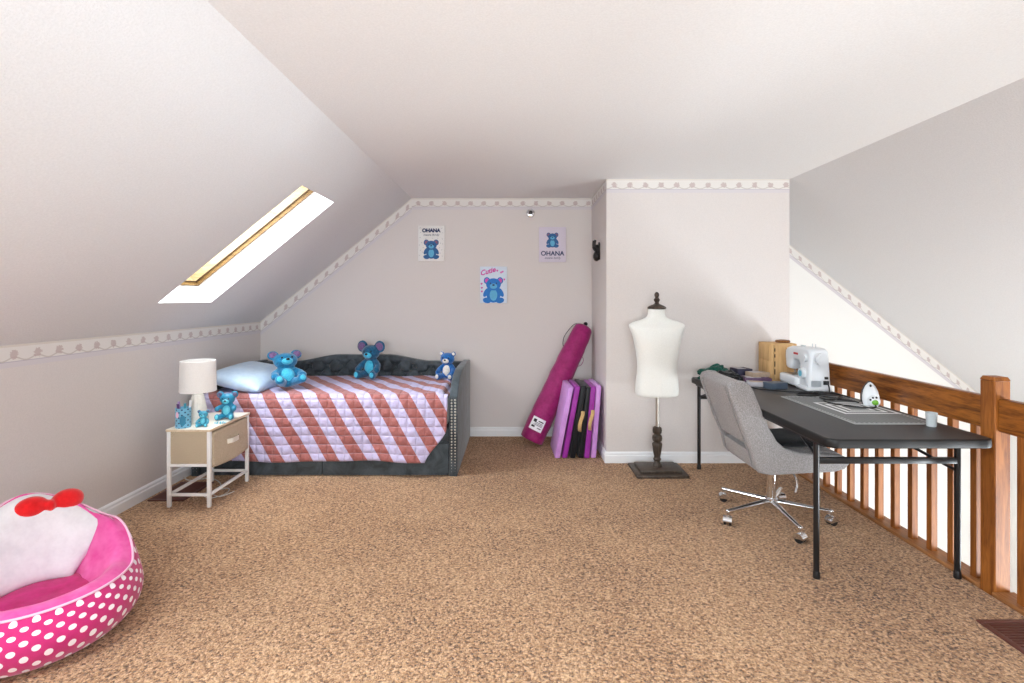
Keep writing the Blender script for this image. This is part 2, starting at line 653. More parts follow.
def quad(bm, pts, uv=None, mi=0):
    f = bm.faces.new([bm.verts.new(p) for p in pts])
    f.material_index = mi
    if uv:
        l = bm.loops.layers.uv.verify()
        for lp, t in zip(f.loops, uv):
            lp[l].uv = t
    return f


def sstep(a, b, x):
    t = max(0, min(1, (x - a) / (b - a)))
    return t * t * (3 - 2 * t)


# ------------------------------------------------------------------ the room
XL, XR = -2.49, 2.27                  # knee wall, edge of the loft floor
YB, YF = 5.087, -2.6                  # gable wall behind the bed, gable wall behind the camera
ZC = 2.325                            # flat ceiling
XCL, XCR = -1.01, 2.251               # creases
ZK = 1.118                            # top of the knee wall
SL = (ZC - ZK) / (XCL - XL)           # left pitch
SR = .786                             # right pitch
BX0, BX1, BY = .75, 2.251, 4.265      # boxed-out part of the back wall
YS, XS, ZS = 5.3, 4.95, -2.6          # stairwell


def zl(x):
    return ZK + SL * (x - XL)


def zr(x):
    return ZC - SR * (x - XCR)


T = .12


def slab(bm, pts, n, th=T):
    """a polygon given thickness th along n"""
    n = Vector(n).normalized() * th
    A = [bm.verts.new(p) for p in pts]
    B = [bm.verts.new(Vector(p) + n) for p in pts]
    k = len(pts)
    bm.faces.new(A)
    bm.faces.new(list(reversed(B)))
    for i in range(k):
        bm.faces.new([A[(i + 1) % k], A[i], B[i], B[(i + 1) % k]])


# floor, with the carpet turned over the stairwell edge
b = bmesh.new()
slab(b, [(XL, YF, 0), (XR - .11, YF, 0), (XR - .11, BY, 0), (BX0, BY, 0), (BX0, YB, 0), (XL, YB, 0)], (0, 0, -1), .25)
struct('floor', b, M['carpet'])
b = bmesh.new()
slab(b, [(XR, YF, ZS), (XS, YF, ZS), (XS, YS, ZS), (XR, YS, ZS)], (0, 0, -1))
struct('floor_stairwell', b, M['carpet'])
# walls
b = bmesh.new()
slab(b, [(XL, YF, 0), (XL, YB, 0), (XL, YB, ZK), (XL, YF, ZK)], (-1, 0, 0))
struct('wall_left', b, M['wall'])
b = bmesh.new()
slab(b, [(XL, YB, 0), (BX0, YB, 0), (BX0, YB, ZC), (XCL, YB, ZC), (XL, YB, ZK)], (0, 1, 0))
struct('wall_back', b, M['wall'])
b = bmesh.new()
slab(b, [(BX0, BY, -.25), (BX1, BY, -.25), (BX1, BY, ZC), (BX0, BY, ZC)], (0, 1, 0), .08)
slab(b, [(BX0, BY + .08, 0), (BX0, YB, 0), (BX0, YB, ZC), (BX0, BY + .08, ZC)], (1, 0, 0), .08)
slab(b, [(BX1, BY + .08, ZS), (BX1, YS, ZS), (BX1, YS, ZC), (BX1, BY + .08, ZC)], (-1, 0, 0), .08)
struct('wall_alcove', b, M['wall'])
b = bmesh.new()
zs = zr(XS)
slab(b, [(BX1, YS, ZS), (XS, YS, ZS), (XS, YS, zs), (BX1, YS, ZC)], (0, 1, 0))
struct('wall_stairwell', b, M['stairwall'])
b = bmesh.new()      # outer stairwell wall with a window opening (out of view)
WY0, WY1, WZ0, WZ1 = .2, 2.0, -1.9, -.4
for (y0, y1, z0, z1) in ((YF, WY0, ZS, zs), (WY1, YS, ZS, zs), (WY0, WY1, ZS, WZ0), (WY0, WY1, WZ1, zs)):
    slab(b, [(XS, y0, z0), (XS, y1, z0), (XS, y1, z1), (XS, y0, z1)], (1, 0, 0))
struct('wall_right', b, M['stairwall'])
b = bmesh.new()      # drop below the loft edge
slab(b, [(XR - .1, YF, ZS), (XR - .1, BY, ZS), (XR - .1, BY, -.02), (XR - .1, YF, -.02)], (1, 0, 0), .1)
struct('wall_stair_drop', b, M['stairwall'])
b = bmesh.new()      # gable wall behind the camera with a wide unseen opening added for fill light
GX0, GX1, GZ0, GZ1 = -.9, 1.5, .75, 2.05
slab(b, [(XL, YF, ZS), (XS, YF, ZS), (XS, YF, GZ0), (XL, YF, GZ0)], (0, -1, 0))
slab(b, [(XL, YF, GZ0), (GX0, YF, GZ0), (GX0, YF, ZC), (XCL, YF, ZC), (XL, YF, ZK)], (0, -1, 0))
slab(b, [(GX1, YF, GZ0), (XS, YF, GZ0), (XS, YF, max(GZ0, zs)), (zr(0) * 0 + (ZC - GZ0) / SR + XCR, YF, GZ0), (XCR, YF, ZC), (GX1, YF, ZC)], (0, -1, 0))
slab(b, [(GX0, YF, GZ1), (GX1, YF, GZ1), (GX1, YF, ZC), (GX0, YF, ZC)], (0, -1, 0))
struct('wall_front', b, M['wall'])
# flat ceiling and the two pitches
b = bmesh.new()
slab(b, [(XCL, YF, ZC), (XCR, YF, ZC), (XCR, YS, ZC), (XCL, YS, ZC)], (0, 0, 1))
struct('ceiling', b, M['ceil'])
b = bmesh.new()
slab(b, [(XCR, YF, ZC), (XS, YF, zs), (XS, YS, zs), (XCR, YS, ZC)], (SR, 0, 1))
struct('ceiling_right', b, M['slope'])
NL = Vector((-SL, 0, 1)).normalized()          # outward normal of the left pitch
SX0, SX1 = -2.245, -1.338                      # skylight opening along the pitch
SKY = [(.45, 1.05), (3.268, 3.845)]            # two skylights along the room (the first is behind the camera's view)
b = bmesh.new()


def pl(x, y):
    return (x, y, zl(x))


def lpatch(x0, x1, y0, y1):
    slab(b, [pl(x0, y0), pl(x1, y0), pl(x1, y1), pl(x0, y1)], NL, .02)


lpatch(XL, SX0, YF, YB)
lpatch(SX1, XCL, YF, YB)
ys = YF
for (y0, y1) in SKY:
    lpatch(SX0, SX1, ys, y0)
    ys = y1
lpatch(SX0, SX1, ys, YB)
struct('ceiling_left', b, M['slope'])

DX = Vector((1, 0, SL)).normalized()           # up the pitch


def skylight(n, y0, y1):
    """plastered shaft, pine frame, sash and glass, in pitch coordinates (a along the pitch, y, h outward)"""
    A0 = 0
    A1 = (SX1 - SX0) / DX.x
    o0 = Vector(pl(SX0, 0))

    def P(a, y, h):
        return o0 + DX * a + NL * h + Vector((0, y, 0))

    def ring(bm, a0, a1, ya, yb, h0, h1, w):
        """frame of four bars around the inner opening a0..a1, ya..yb, going outward by w"""
        for (p0, p1, q0, q1) in ((a0 - w, a0, ya - w, yb + w), (a1, a1 + w, ya - w, yb + w), (a0, a1, ya - w, ya), (a0, a1, yb, yb + w)):
            vs = [bm.verts.new(P(*t)) for t in ((p0, q0, h0), (p1, q0, h0), (p1, q1, h0), (p0, q1, h0), (p0, q0, h1), (p1, q0, h1), (p1, q1, h1), (p0, q1, h1))]
            for f in ((3, 2, 1, 0), (4, 5, 6, 7), (0, 1, 5, 4), (1, 2, 6, 5), (2, 3, 7, 6), (3, 0, 4, 7)):
                bm.faces.new([vs[i] for i in f])
    bm = bmesh.new()
    ring(bm, A0 + .001, A1 - .001, y0 + .001, y1 - .001, .0008, .155, .05)
    w = struct('window_%d' % n, bm, M['shaft'])
    bm = bmesh.new()
    ring(bm, A0 + .012, A1 - .012, y0 + .012, y1 - .012, .155, .182, .055)
    obj('window_frame', bm, M['pine'], w, smooth=False)
    bm = bmesh.new()
    ring(bm, A0 + .018, A1 - .018, y0 + .018, y1 - .018, .182, .189, .06)
    obj('gasket', bm, M['gasket'], w, smooth=False)
    bm = bmesh.new()
    ring(bm, A0 + .004, A1 - .004, y0 + .004, y1 - .004, .189, .40, .06)
    obj('window_sash', bm, M['palepine'], w, smooth=False)
    bm = bmesh.new()
    ring_pts = [P(A0 - .05, y0 - .05, .385), P(A1 + .05, y0 - .05, .385), P(A1 + .05, y1 + .05, .385), P(A0 - .05, y1 + .05, .385)]
    bm.faces.new([bm.verts.new(p) for p in ring_pts])
    obj('window_glass', bm, M['glass'], w, smooth=False)
    return P((A0 + A1) / 2, (y0 + y1) / 2, .42)


sky_c = [skylight(i + 1, *yy) for i, yy in enumerate(((3.268, 3.845), (.45, 1.05)))]


def casement(n, axis, c, a0, a1, z0, z1):
    bm = bmesh.new()
    gl = bmesh.new()
    w = .06
    mids = [a0 + (a1 - a0) * k / 3 for k in (1, 2)]
    bars = [(a0 - w, a0 + .01, z0 - w, z1 + w), (a1 - .01, a1 + w, z0 - w, z1 + w), (a0, a1, z0 - w, z0 + .01), (a0, a1, z1 - .01, z1 + w)] + [(m - .025, m + .025, z0, z1) for m in mids]
    for (p, q, r, s) in bars:
        if axis == 'Y':
            bx(bm, p, q, c - .13, c + .015, r, s)
        else:
            bx(bm, c - .015, c + .13, p, q, r, s)
    o = struct('window_%d' % n, bm, M['white_paint'])
    if axis == 'Y':
        quad(gl, [(a0, c - .06, z0), (a1, c - .06, z0), (a1, c - .06, z1), (a0, c - .06, z1)])
    else:
        quad(gl, [(c + .06, a0, z0), (c + .06, a1, z0), (c + .06, a1, z1), (c + .06, a0, z1)])
    obj('window_glass', gl, M['glass'], o, smooth=False)


casement(3, 'Y', YF, GX0, GX1, GZ0, GZ1)  # unseen gable window, added so soft light reaches the room
casement(4, 'X', XS, WY0, WY1, WZ0, WZ1)

# baseboards
BBP = [(0, 0), (.016, 0), (.016, .058), (.011, .066), (.011, .078), (.005, .088), (0, .09)]


def baseboard(name, p0, p1, n):
    """profile swept from p0 to p1 (floor points on the wall), n = direction into the room"""
    bm = bmesh.new()
    n = Vector(n)
    A = [bm.verts.new(Vector(p0) + n * a + Vector((0, 0, z))) for a, z in BBP]
    B = [bm.verts.new(Vector(p1) + n * a + Vector((0, 0, z))) for a, z in BBP]
    k = len(BBP)
    bm.faces.new(A)
    bm.faces.new(list(reversed(B)))
    for i in range(k):
        bm.faces.new([A[(i + 1) % k], A[i], B[i], B[(i + 1) % k]])
    struct(name, bm, M['white_paint'])


baseboard('baseboard_left', (XL, YF, 0), (XL, YB, 0), (1, 0, 0))
baseboard('baseboard_back', (XL, YB, 0), (BX0, YB, 0), (0, -1, 0))
baseboard('baseboard_alcove_side', (BX0, YB, 0), (BX0, BY, 0), (-1, 0, 0))
baseboard('baseboard_alcove', (BX0 - .016, BY, 0), (XR - .11, BY, 0), (0, -1, 0))
# wallpaper border strips
BH = .112


def strip(name, p0, p1, down, n):
    """border from p0 to p1 (upper edge), width along down, 1.5 mm proud along n"""
    p0, p1, down, n = Vector(p0), Vector(p1), Vector(down), Vector(n) * .0015
    L = (p1 - p0).length
    bm = bmesh.new()
    quad(bm, [p0 + down + n, p1 + down + n, p1 + n, p0 + n], [(0, 0), (L, 0), (L, 1), (0, 1)])
    quad(bm, [p0 + down, p1 + down, p1 + down + n, p0 + down + n], [(0, 0), (L, 0), (L, 0), (0, 0)])
    struct(name, bm, M['border'])


strip('trim_1', (XL, YF, ZK), (XL, YB, ZK), (0, 0, -BH), (1, 0, 0))
q = Vector((-SL, 0, 1)).normalized() * -BH
strip('trim_2', (XL, YB, ZK), (XCL, YB, ZC), (0, 0, -BH * 1.2), (0, -1, 0))
strip('trim_3', (XCL, YB, ZC), (BX0, YB, ZC), (0, 0, -BH), (0, -1, 0))
strip('trim_4', (BX0, YB, ZC), (BX0, BY, ZC), (0, 0, -BH), (-1, 0, 0))
strip('trim_5', (BX0, BY, ZC), (BX1, BY, ZC), (0, 0, -BH), (0, -1, 0))
strip('trim_6', (BX1, YS, ZC), (XS, YS, zs), (0, 0, -BH * 1.2), (0, -1, 0))

# ------------------------------------------------------------------ railing
t = thing('railing', 'honey oak railing with square balusters and newel post along the stairwell edge', 'railing', (2.215, 2.4, 0))


def rl(x0, x1, y0, y1, z0, z1, bev=.004):
    return box(x0 - 2.215, x1 - 2.215, y0 - 2.4, y1 - 2.4, z0, z1, bev=bev, seg=1)


PX0, PX1, PY0, PY1 = 2.183, 2.256, 2.365, 2.443
bm = rl(PX0, PX1, PY0, PY1, -.12, .972)
w2, cxp, cyp = .0365, (PX0 + PX1) / 2 - 2.215, (PY0 + PY1) / 2 - 2.4
lathe(bm, [(.0516, .97), (.0516, .975), (.043, .988)], 4, (0, 0))
for v in bm.verts:
    pass
vs4 = [v for v in bm.verts if v.co.z > .9695 and abs(math.hypot(v.co.x, v.co.y) - .0475) < .006]
for v in vs4:
    ang = math.atan2(v.co.y, v.co.x) + PI / 4
    rr = math.hypot(v.co.x, v.co.y)
    v.co.x, v.co.y = rr * math.cos(ang) + cxp, rr * math.sin(ang) + cyp
obj('newel_post', bm, M['oak'], t, smooth=False)
obj('handrail', rl(2.196, 2.236, PY1, BY, .742, .892), M['oakrail'], t, smooth=False)
obj('handrail', rl(2.196, 2.236, .6, PY0, .742, .892), M['oakrail'], t, smooth=False)
obj('base_strip', rl(2.165, 2.27, PY1, BY, -.02, .014), M['oakdark'], t, smooth=False)
obj('base_strip', rl(2.165, 2.27, .6, PY0, -.02, .014), M['oakdark'], t, smooth=False)
y = 2.497
ysb = []
while y < 4.22:
    ysb.append(y)
    y += .1335
ysb += [2.263, 2.13, 1.99]
for y in ysb:
    obj('baluster', rl(2.199, 2.233, y - .017, y + .017, .0, .80, .002), M['oak'], t, smooth=False)

# ------------------------------------------------------------------ floor vents
def vent(x0, x1, y0, y1, label, along):
    t = thing('floor_vent', label, 'floor vent', ((x0 + x1) / 2, (y0 + y1) / 2, 0), group='brown floor vents')
    w, l = (x1 - x0) / 2, (y1 - y0) / 2
    bm = bmesh.new()
    f = .022
    bx(bm, -w, w, -l, -l + f, 0, .009, .002)
    bx(bm, -w, w, l - f, l, 0, .009, .002)
    bx(bm, -w, -w + f, -l + f, l - f, 0, .009, .002)
    bx(bm, w - f, w, -l + f, l - f, 0, .009, .002)
    obj('frame', bm, M['ventbrown'], t)
    bm = bmesh.new()
    k = int((2 * w - 2 * f) / .016) if along == 'Y' else int((2 * l - 2 * f) / .016)
    for i in range(k):
        if along == 'Y':
            xx = -w + f + (i + .5) * (2 * w - 2 * f) / k
            bx(bm, xx - .0045, xx + .0045, -l + f, l - f, .001, .008)
        else:
            yy = -l + f + (i + .5) * (2 * l - 2 * f) / k
            bx(bm, -w + f, w - f, yy - .0045, yy + .0045, .001, .008)
    obj('grille', bm, M['ventbrown'], t)
    obj('duct', box(-w + .01, w - .01, -l + .01, l - .01, .0002, .0012), M['ventdark'], t)


vent(1.925, 2.155, 1.80, 2.172, 'dark brown metal floor vent in the carpet beside the oak railing', 'X')
vent(-2.44, -2.20, 3.45, 3.80, 'dark brown metal floor vent in the carpet under the white nightstand', 'X')

# ------------------------------------------------------------------ daybed
DB = (-1.46, 4.5, 0)
t = thing('daybed', 'charcoal velvet daybed with tufted arched back, nailhead arms and trundle drawers', 'bed', DB)
ox, oy = DB[0], DB[1]
BL, BRt = -2.395, -.50          # inner faces of the arms
arm_prof = [(3.938, .0), (5.05, .0), (5.05, .752), (4.75, .762), (4.5, .764), (4.32, .756), (4.2, .738), (4.1, .70), (4.03, .658), (3.985, .62), (3.955, .604), (3.944, .598)]
for (x0, x1) in ((BL - .062, BL), (BRt, BRt + .064)):
    bm = bmesh.new()
    extrude(bm, [(p[0] - oy, p[1]) for p in arm_prof], 'X', x0 - ox, x1 - ox, .009, 3)
    obj('arm', bm, M['velvet'], t)
    bm = bmesh.new()
    for col in (.30, .72):
        xx = x0 + (x1 - x0) * col - ox
        z = .035
        while z < .585:
            ball(bm, (xx, 3.944 - oy, z), (.0085, .006, .0085), u=10, v=6)
            z += .0225
    obj('nailhead_trim', bm, M['stud'], t)


def back_top(x):
    d = abs(x - (-1.46))
    return .747 + .062 * (1 - sstep(.22, .66, d)) - .004 * sstep(.66, .95, d)


tuft = []
for row, zz in enumerate((.70, .63)):
    for k in range(-6, 7):
        xx = -1.46 + (k + (.5 if row % 2 else 0)) * .165
        if BL + .05 < xx < BRt - .05 and zz < back_top(xx) - .035:
            tuft.append((xx, zz))
bm = bmesh.new()


def backf(u, v):
    x = BL + (BRt - BL) * u
    zt = back_top(x)
    if v < .9:
        z = .30 + (zt - .035 - .30) * (v / .9)
        dep = 4.932
    else:
        a = (v - .9) / .1 * PI * .62
        z = zt - .035 + .035 * math.sin(a)
        dep = 4.932 + .035 * (1 - math.cos(a))
    if v < .9:
        d = min(((x - p[0]) ** 2 + (z - p[1]) ** 2) for p in tuft) ** .5
        dep += .042 * math.exp(-(d / .028) ** 2)
        # diamond creases between the buttons
        a = (x + 1.46) / .165
        c = (z - .70) / .17
        m1 = abs(((a + c) % 1) - .5)
        m2 = abs(((a - c) % 1) - .5)
        cr = max(m1, m2)
        dep += .026 * math.exp(-((.5 - cr) / .05) ** 2) * sstep(zt - .03, zt - .07, z)
    return (x - ox, dep - oy, z)


grid(bm, backf, 190, 60)
bx(bm, BL - ox, BRt - ox, 4.975 - oy, 5.05 - oy, .05, .70)
extrude(bm, [(BL - ox, .3)] + [(BL + (BRt - BL) * k / 40 - ox, back_top(BL + (BRt - BL) * k / 40) - .002) for k in range(41)] + [(BRt - ox, .3)], 'Y', 4.965 - oy, 5.05 - oy, .01)
obj('backrest', bm, M['velvet'], t, angle=70)
for (xx, zz) in tuft:
    obj('tuft_button', ball(bmesh.new(), (xx - ox, 4.955 - oy, zz), (.011, .007, .011), u=12, v=8), M['velvet'], t)
obj('bed_rail', box(BL - ox, BRt - ox, 3.985 - oy, 4.93 - oy, .20, .36, bev=.015), M['velvet'], t)
obj('bed_rail', box(BL - ox, BRt - ox, 3.953 - oy, 3.985 - oy, .252, .36, bev=.012), M['velvet'], t)
xm = -1.465
for (x0, x1) in ((BL + .004, xm - .003), (xm + .003, BRt - .004)):
    o = obj('drawer_front', box(x0 - ox, x1 - ox, 3.95 - oy, 3.98 - oy, .003, .245, bev=.007), M['velvet'], t)
obj('mattress', box(BL + .01 - ox, BRt - .01 - ox, 3.975 - oy, 4.925 - oy, .36, .602, bev=.05, seg=4), M['mattress'], t)

# quilt over the mattress
bm = bmesh.new()
ZQ = .617
QY0, QY1 = 4.905, 3.938
RND = .055
LT = QY0 - QY1 - RND
LR = RND * PI / 2
LD = ZQ - RND - .118
LTOT = LT + LR + LD


def quilt(u, v):
    s = v * LTOT
    x0 = BL + .012
    drop = max(0, s - LT - LR)
    td = drop / LD
    x1 = BRt - .012 - .155 * sstep(.42, 1.05, td) - .012 * td
    x = x0 + (x1 - x0) * u
    if s < LT:
        yy, zz = QY0 - s, ZQ
    elif s < LT + LR:
        a = (s - LT) / RND
        yy, zz = QY1 + RND - RND * math.sin(a), ZQ - RND + RND * math.cos(a)
    else:
        yy, zz = QY1, ZQ - RND - drop
    nz = noise.noise(Vector((x * 3.1, s * 3.3, 1.7)))
    n2 = noise.noise(Vector((x * 9, s * 9, 5.1)))
    if s < LT:
        zz += .006 * nz + .004 * n2 + .012 * sstep(.0, .9, u) * noise.noise(Vector((x * 4, s * 7, 9)))
        zz += .016 * sstep(.86, .97, u) * (1 - sstep(.97, 1.0, u))
        if u > .965:
            zz -= .03 * sstep(.965, 1.0, u)
    else:
        fold = .012 * math.sin(x * 13 + 1.5 * noise.noise(Vector((x * 2, 0, 3)))) + .008 * nz + .004 * n2
        yy -= (.018 + fold) * min(1, td * 1.6 + .15)
        yy -= .03 * td * sstep(.6, 1, u)
    zz += .01 * math.sin(x * 5 + 1) * td * .6
    return (x, yy, zz)


grid(bm, quilt, 150, 100, uvfn=lambda u, v: (quilt(u, v)[0], min(v * LTOT, LT) * 1.22 + max(0, v * LTOT - LT) - LT * .22))
o = obj('quilt', bm, M['quilt'], angle=0)
tag(o, 'diagonally striped lavender and rust quilt draped over the daybed', 'quilt')
md = o.modifiers.new('thickness', 'SOLIDIFY')
md.thickness = .010
md.offset = -1

# pillow
def pillow(name, label, w, l, th, loc, rot, m):
    bm = bmesh.new()

    def pf(sgn):
        def f(u, v):
            a, c = 2 * u - 1, 2 * v - 1
            e = (max(0, 1 - abs(a) ** 2.6) * max(0, 1 - abs(c) ** 2.6)) ** .5
            pinch = 1 - .06 * (1 - abs(a) ** 2) * abs(c) ** 4
            pinch2 = 1 - .06 * (1 - abs(c) ** 2) * abs(a) ** 4
            n = noise.noise(Vector((a * 2.2, c * 2.2, 3 + sgn)))
            return (a * w / 2 * pinch2, c * l / 2 * pinch, sgn * th / 2 * e * (1 + .12 * n))
        return f
    grid(bm, pf(1), 36, 36)
    grid(bm, pf(-1), 36, 36)
    bmesh.ops.remove_doubles(bm, verts=bm.verts, dist=1e-5)
    o = obj(name, bm, m, angle=0)
    o.location = loc
    o.rotation_euler = rot
    return tag(o, label, 'pillow')


pillow('pillow', 'plump pale blue satin pillow at the wall end of the daybed', .46, .70, .17, (-2.175, 4.33, .70), (R(2), R(13), R(-2)), M['pillow'])


# ------------------------------------------------------------------ soft toys and figurines
def toy(name, label, cat, loc, h, rz, mats, lean=0, tilt=0, group=None, belly=True, ear=1.0, head=1.0, armup=0, vox=.02, wide=1.0, pitch=0):
    """seated teddy of height 1, scaled by h; faces -y"""
    body, light, inner = mats
    t = thing(name, label, cat, loc, rz, group)
    S = h / .98
    rotm = Matrix.Rotation(lean, 3, 'X') @ Matrix.Rotation(tilt, 3, 'Y')

    def place(bm):
        for v in bm.verts:
            v.co = (rotm @ Vector((v.co.x * wide, v.co.y, v.co.z))) * S
        return bm
    bm = bmesh.new()
    ball(bm, (0, .02, .27), (.205, .18, .265))
    ball(bm, (0, -.01, .68), (.245 * head, .21 * head, .205 * head))
    for s in (-1, 1):
        tube(bm, [(s * .13, 0, .45), (s * .25, -.08, .34 + armup * .12), (s * .27, -.20, .24 + armup * .26)], [.075, .078, .085], 12)
        ball(bm, (s * .27, -.20, .24 + armup * .26), .088, u=12, v=8)
        tube(bm, [(s * .10, 0, .12), (s * .17, -.2, .105), (s * .22, -.33, .105)], [.10, .098, .098], 12)
        ball(bm, (s * .22, -.34, .12), (.095, .075, .115), u=12, v=8)
        ball(bm, (s * (.16 + .055 * ear), .0, .84), (.095 * ear, .05, .095 * ear), u=14, v=10)
    o = blend('body', place(bm), body, t, vox * S, 5)
    if belly:
        bm = bmesh.new()
        ball(bm, (0, -.055, .285), (.15, .125, .2))
        obj('belly', place(bm), light, t)
    bm = bmesh.new()
    ball(bm, (0, -.175 * head, .625), (.115, .085, .085))
    obj('muzzle', place(bm), light, t)
    bm = bmesh.new()
    ball(bm, (0, -.256 * head, .655), (.04, .026, .03), u=14, v=8)
    obj('nose', place(bm), M['eye'], t)
    for s in (-1, 1):
        bm = bmesh.new()
        ball(bm, (s * .098, -.19 * head, .72), (.024, .018, .026), u=12, v=8)
        obj('eye', place(bm), M['eye'], t)
        bm = bmesh.new()
        ball(bm, (s * (.165 + .055 * ear), -.036, .842), (.064 * ear, .024, .064 * ear), u=12, v=8)
        obj('inner_ear', place(bm), inner, t)
        bm = bmesh.new()
        ball(bm, (s * .225, -.392, .125), (.058, .03, .072), u=12, v=8)
        obj('foot_pad', place(bm), light, t)
    return t


toy('plush_toy', 'bright blue plush bear with pale belly lounging against the blue pillow', 'plush toy', (-1.82, 4.17, .634), .315, R(38), (M['fur_blue'], M['fur_sky'], M['fur_mauve']), lean=R(-22), ear=1.3, wide=1.2, group='blue plush toys on the daybed')
toy('plush_toy', 'dark teal plush bear with mauve ears sitting against the middle of the tufted back', 'plush toy', (-1.31, 4.735, .626), .33, R(-14), (M['fur_teal'], M['fur_sky'], M['fur_mauve']), ear=1.75, group='blue plush toys on the daybed')
toy('plush_toy', 'small royal blue plush bear with cream belly in the corner by the far arm', 'plush toy', (-.60, 4.63, .630), .26, R(-14), (M['fur_royal'], M['fur_cream'], M['fur_cream']), ear=.9, group='blue plush toys on the daybed')

# ------------------------------------------------------------------ nightstand
NX0, NX1, NY0, NY1, NZ = -2.242, -1.962, 3.345, 3.84, .505
t = thing('nightstand', 'white metal framed nightstand with one oatmeal fabric drawer and pale top', 'nightstand', ((NX0 + NX1) / 2, (NY0 + NY1) / 2, 0))
ncx, ncy = (NX0 + NX1) / 2, (NY0 + NY1) / 2


def nb(x0, x1, y0, y1, z0, z1, bev=.003):
    return box(x0 - ncx, x1 - ncx, y0 - ncy, y1 - ncy, z0, z1, bev=bev)


LW = .022
for lx in (NX0, NX1 - LW):
    for ly in (NY0, NY1 - LW):
        bm = nb(lx, lx + LW, ly, ly + LW, .004, NZ - .016)
        bx(bm, lx + .003 - ncx, lx + LW - .003 - ncx, ly + .003 - ncy, ly + LW - .003 - ncy, 0, .005)
        obj('leg', bm, M['white_metal'], t)
for z in (.072, .262):
    for ly in (NY0 + .002, NY1 - LW + .002):
        obj('crossbar', nb(NX0 + LW, NX1 - LW, ly, ly + LW - .004, z, z + .018), M['white_metal'], t)
    for lx in ((NX0 + .002, NX1 - LW + .002) if z < .2 else (NX0 + .002,)):
        obj('crossbar', nb(lx, lx + LW - .004, NY0 + LW, NY1 - LW, z, z + .018), M['white_metal'], t)
bm = nb(NX0 - .004, NX1 + .004, NY0 - .004, NY1 + .004, NZ - .016, NZ, .002)
obj('top', bm, [M['nswood'], M['nstop']], t)
top = t.children[-1] if t.children else None
for p in C.objects['top'].data.polygons:
    if p.normal.z > .9:
        p.material_index = 1
obj('side_panel', nb(NX0 + LW, NX1 - LW, NY0 + .006, NY0 + .016, .28, NZ - .017), M['linen'], t)
obj('side_panel', nb(NX0 + LW, NX1 - LW, NY1 - .016, NY1 - .006, .28, NZ - .017), M['linen'], t)
bm = bmesh.new()   # sagging fabric drawer front, pulled out a little


def drf(u, v):
    yy = NY0 + .026 + (NY1 - NY0 - .052) * u
    z = .252 + (NZ - .03 - .252) * v
    out = .010 + .012 * math.sin(PI * u) * (1 - v) ** .8 + .006 * (1 - v)
    return (NX1 + out - .012 - ncx, yy - ncy, z - .012 * math.sin(PI * u) * (1 - v))


grid(bm, drf, 20, 12)
dr = obj('drawer', bm, M['linen'], t)
md = dr.modifiers.new('thickness', 'SOLIDIFY')
md.thickness = .008
bm = bmesh.new()
hy = ncy + .012
HP = smooth_path([(NX1 + .006 - ncx, hy - .07 - ncy, .375), (NX1 + .026 - ncx, hy - .045 - ncy, .375), (NX1 + .030 - ncx, hy - ncy, .375), (NX1 + .026 - ncx, hy + .045 - ncy, .375), (NX1 + .006 - ncx, hy + .07 - ncy, .375)], 5)
for k in (0, 1):
    grid(bm, lambda u, v: tuple(HP[round(u * (len(HP) - 1))] + Vector((-.004 * k, 0, (v - .5) * .032))), len(HP) - 1, 2)
obj('handle', bm, M['nstop'], dr)
obj('drawer_box', nb(NX0 + .012, NX1 - .006, NY0 + .026, NY1 - .026, .275, NZ - .03), M['linen'], t)

# lamp
LPX, LPY = -2.158, 3.54
t = thing('table_lamp', 'white table lamp with tapered ceramic base and drum shade on the nightstand', 'lamp', (LPX, LPY, NZ))
bm = bmesh.new()
lathe(bm, [(.058, 0), (.064, .004), (.065, .012), (.060, .05), (.050, .11), (.040, .165), (.034, .188), (.026, .194)], 12)
obj('base', bm, M['ceramic'], t, angle=25)
bm = bmesh.new()
lathe(bm, [(.012, .19), (.012, .235), (.018, .236), (.018, .25)], 16)
obj('stem', bm, M['steel'], t)
bm = bmesh.new()
lathe(bm, [(.110, .210), (.112, .212), (.107, .418), (.105, .420), (.103, .418), (.108, .212), (.110, .210)], 48, cap=False)
sh = obj('lamp_shade', bm, M['shade'], t)
bm = bmesh.new()
for k in range(3):
    a = k * 2 * PI / 3
    tube(bm, [(.014 * math.cos(a), .014 * math.sin(a), .242), (.106 * math.cos(a), .106 * math.sin(a), .218)], .0022, 6)
obj('shade_fitter', bm, M['steel'], sh)
bm = bmesh.new()
ball(bm, (0, 0, .30), (.03, .03, .04))
lathe(bm, [(.013, .245), (.013, .27)], 12)
obj('bulb', bm, M['shade'], t)

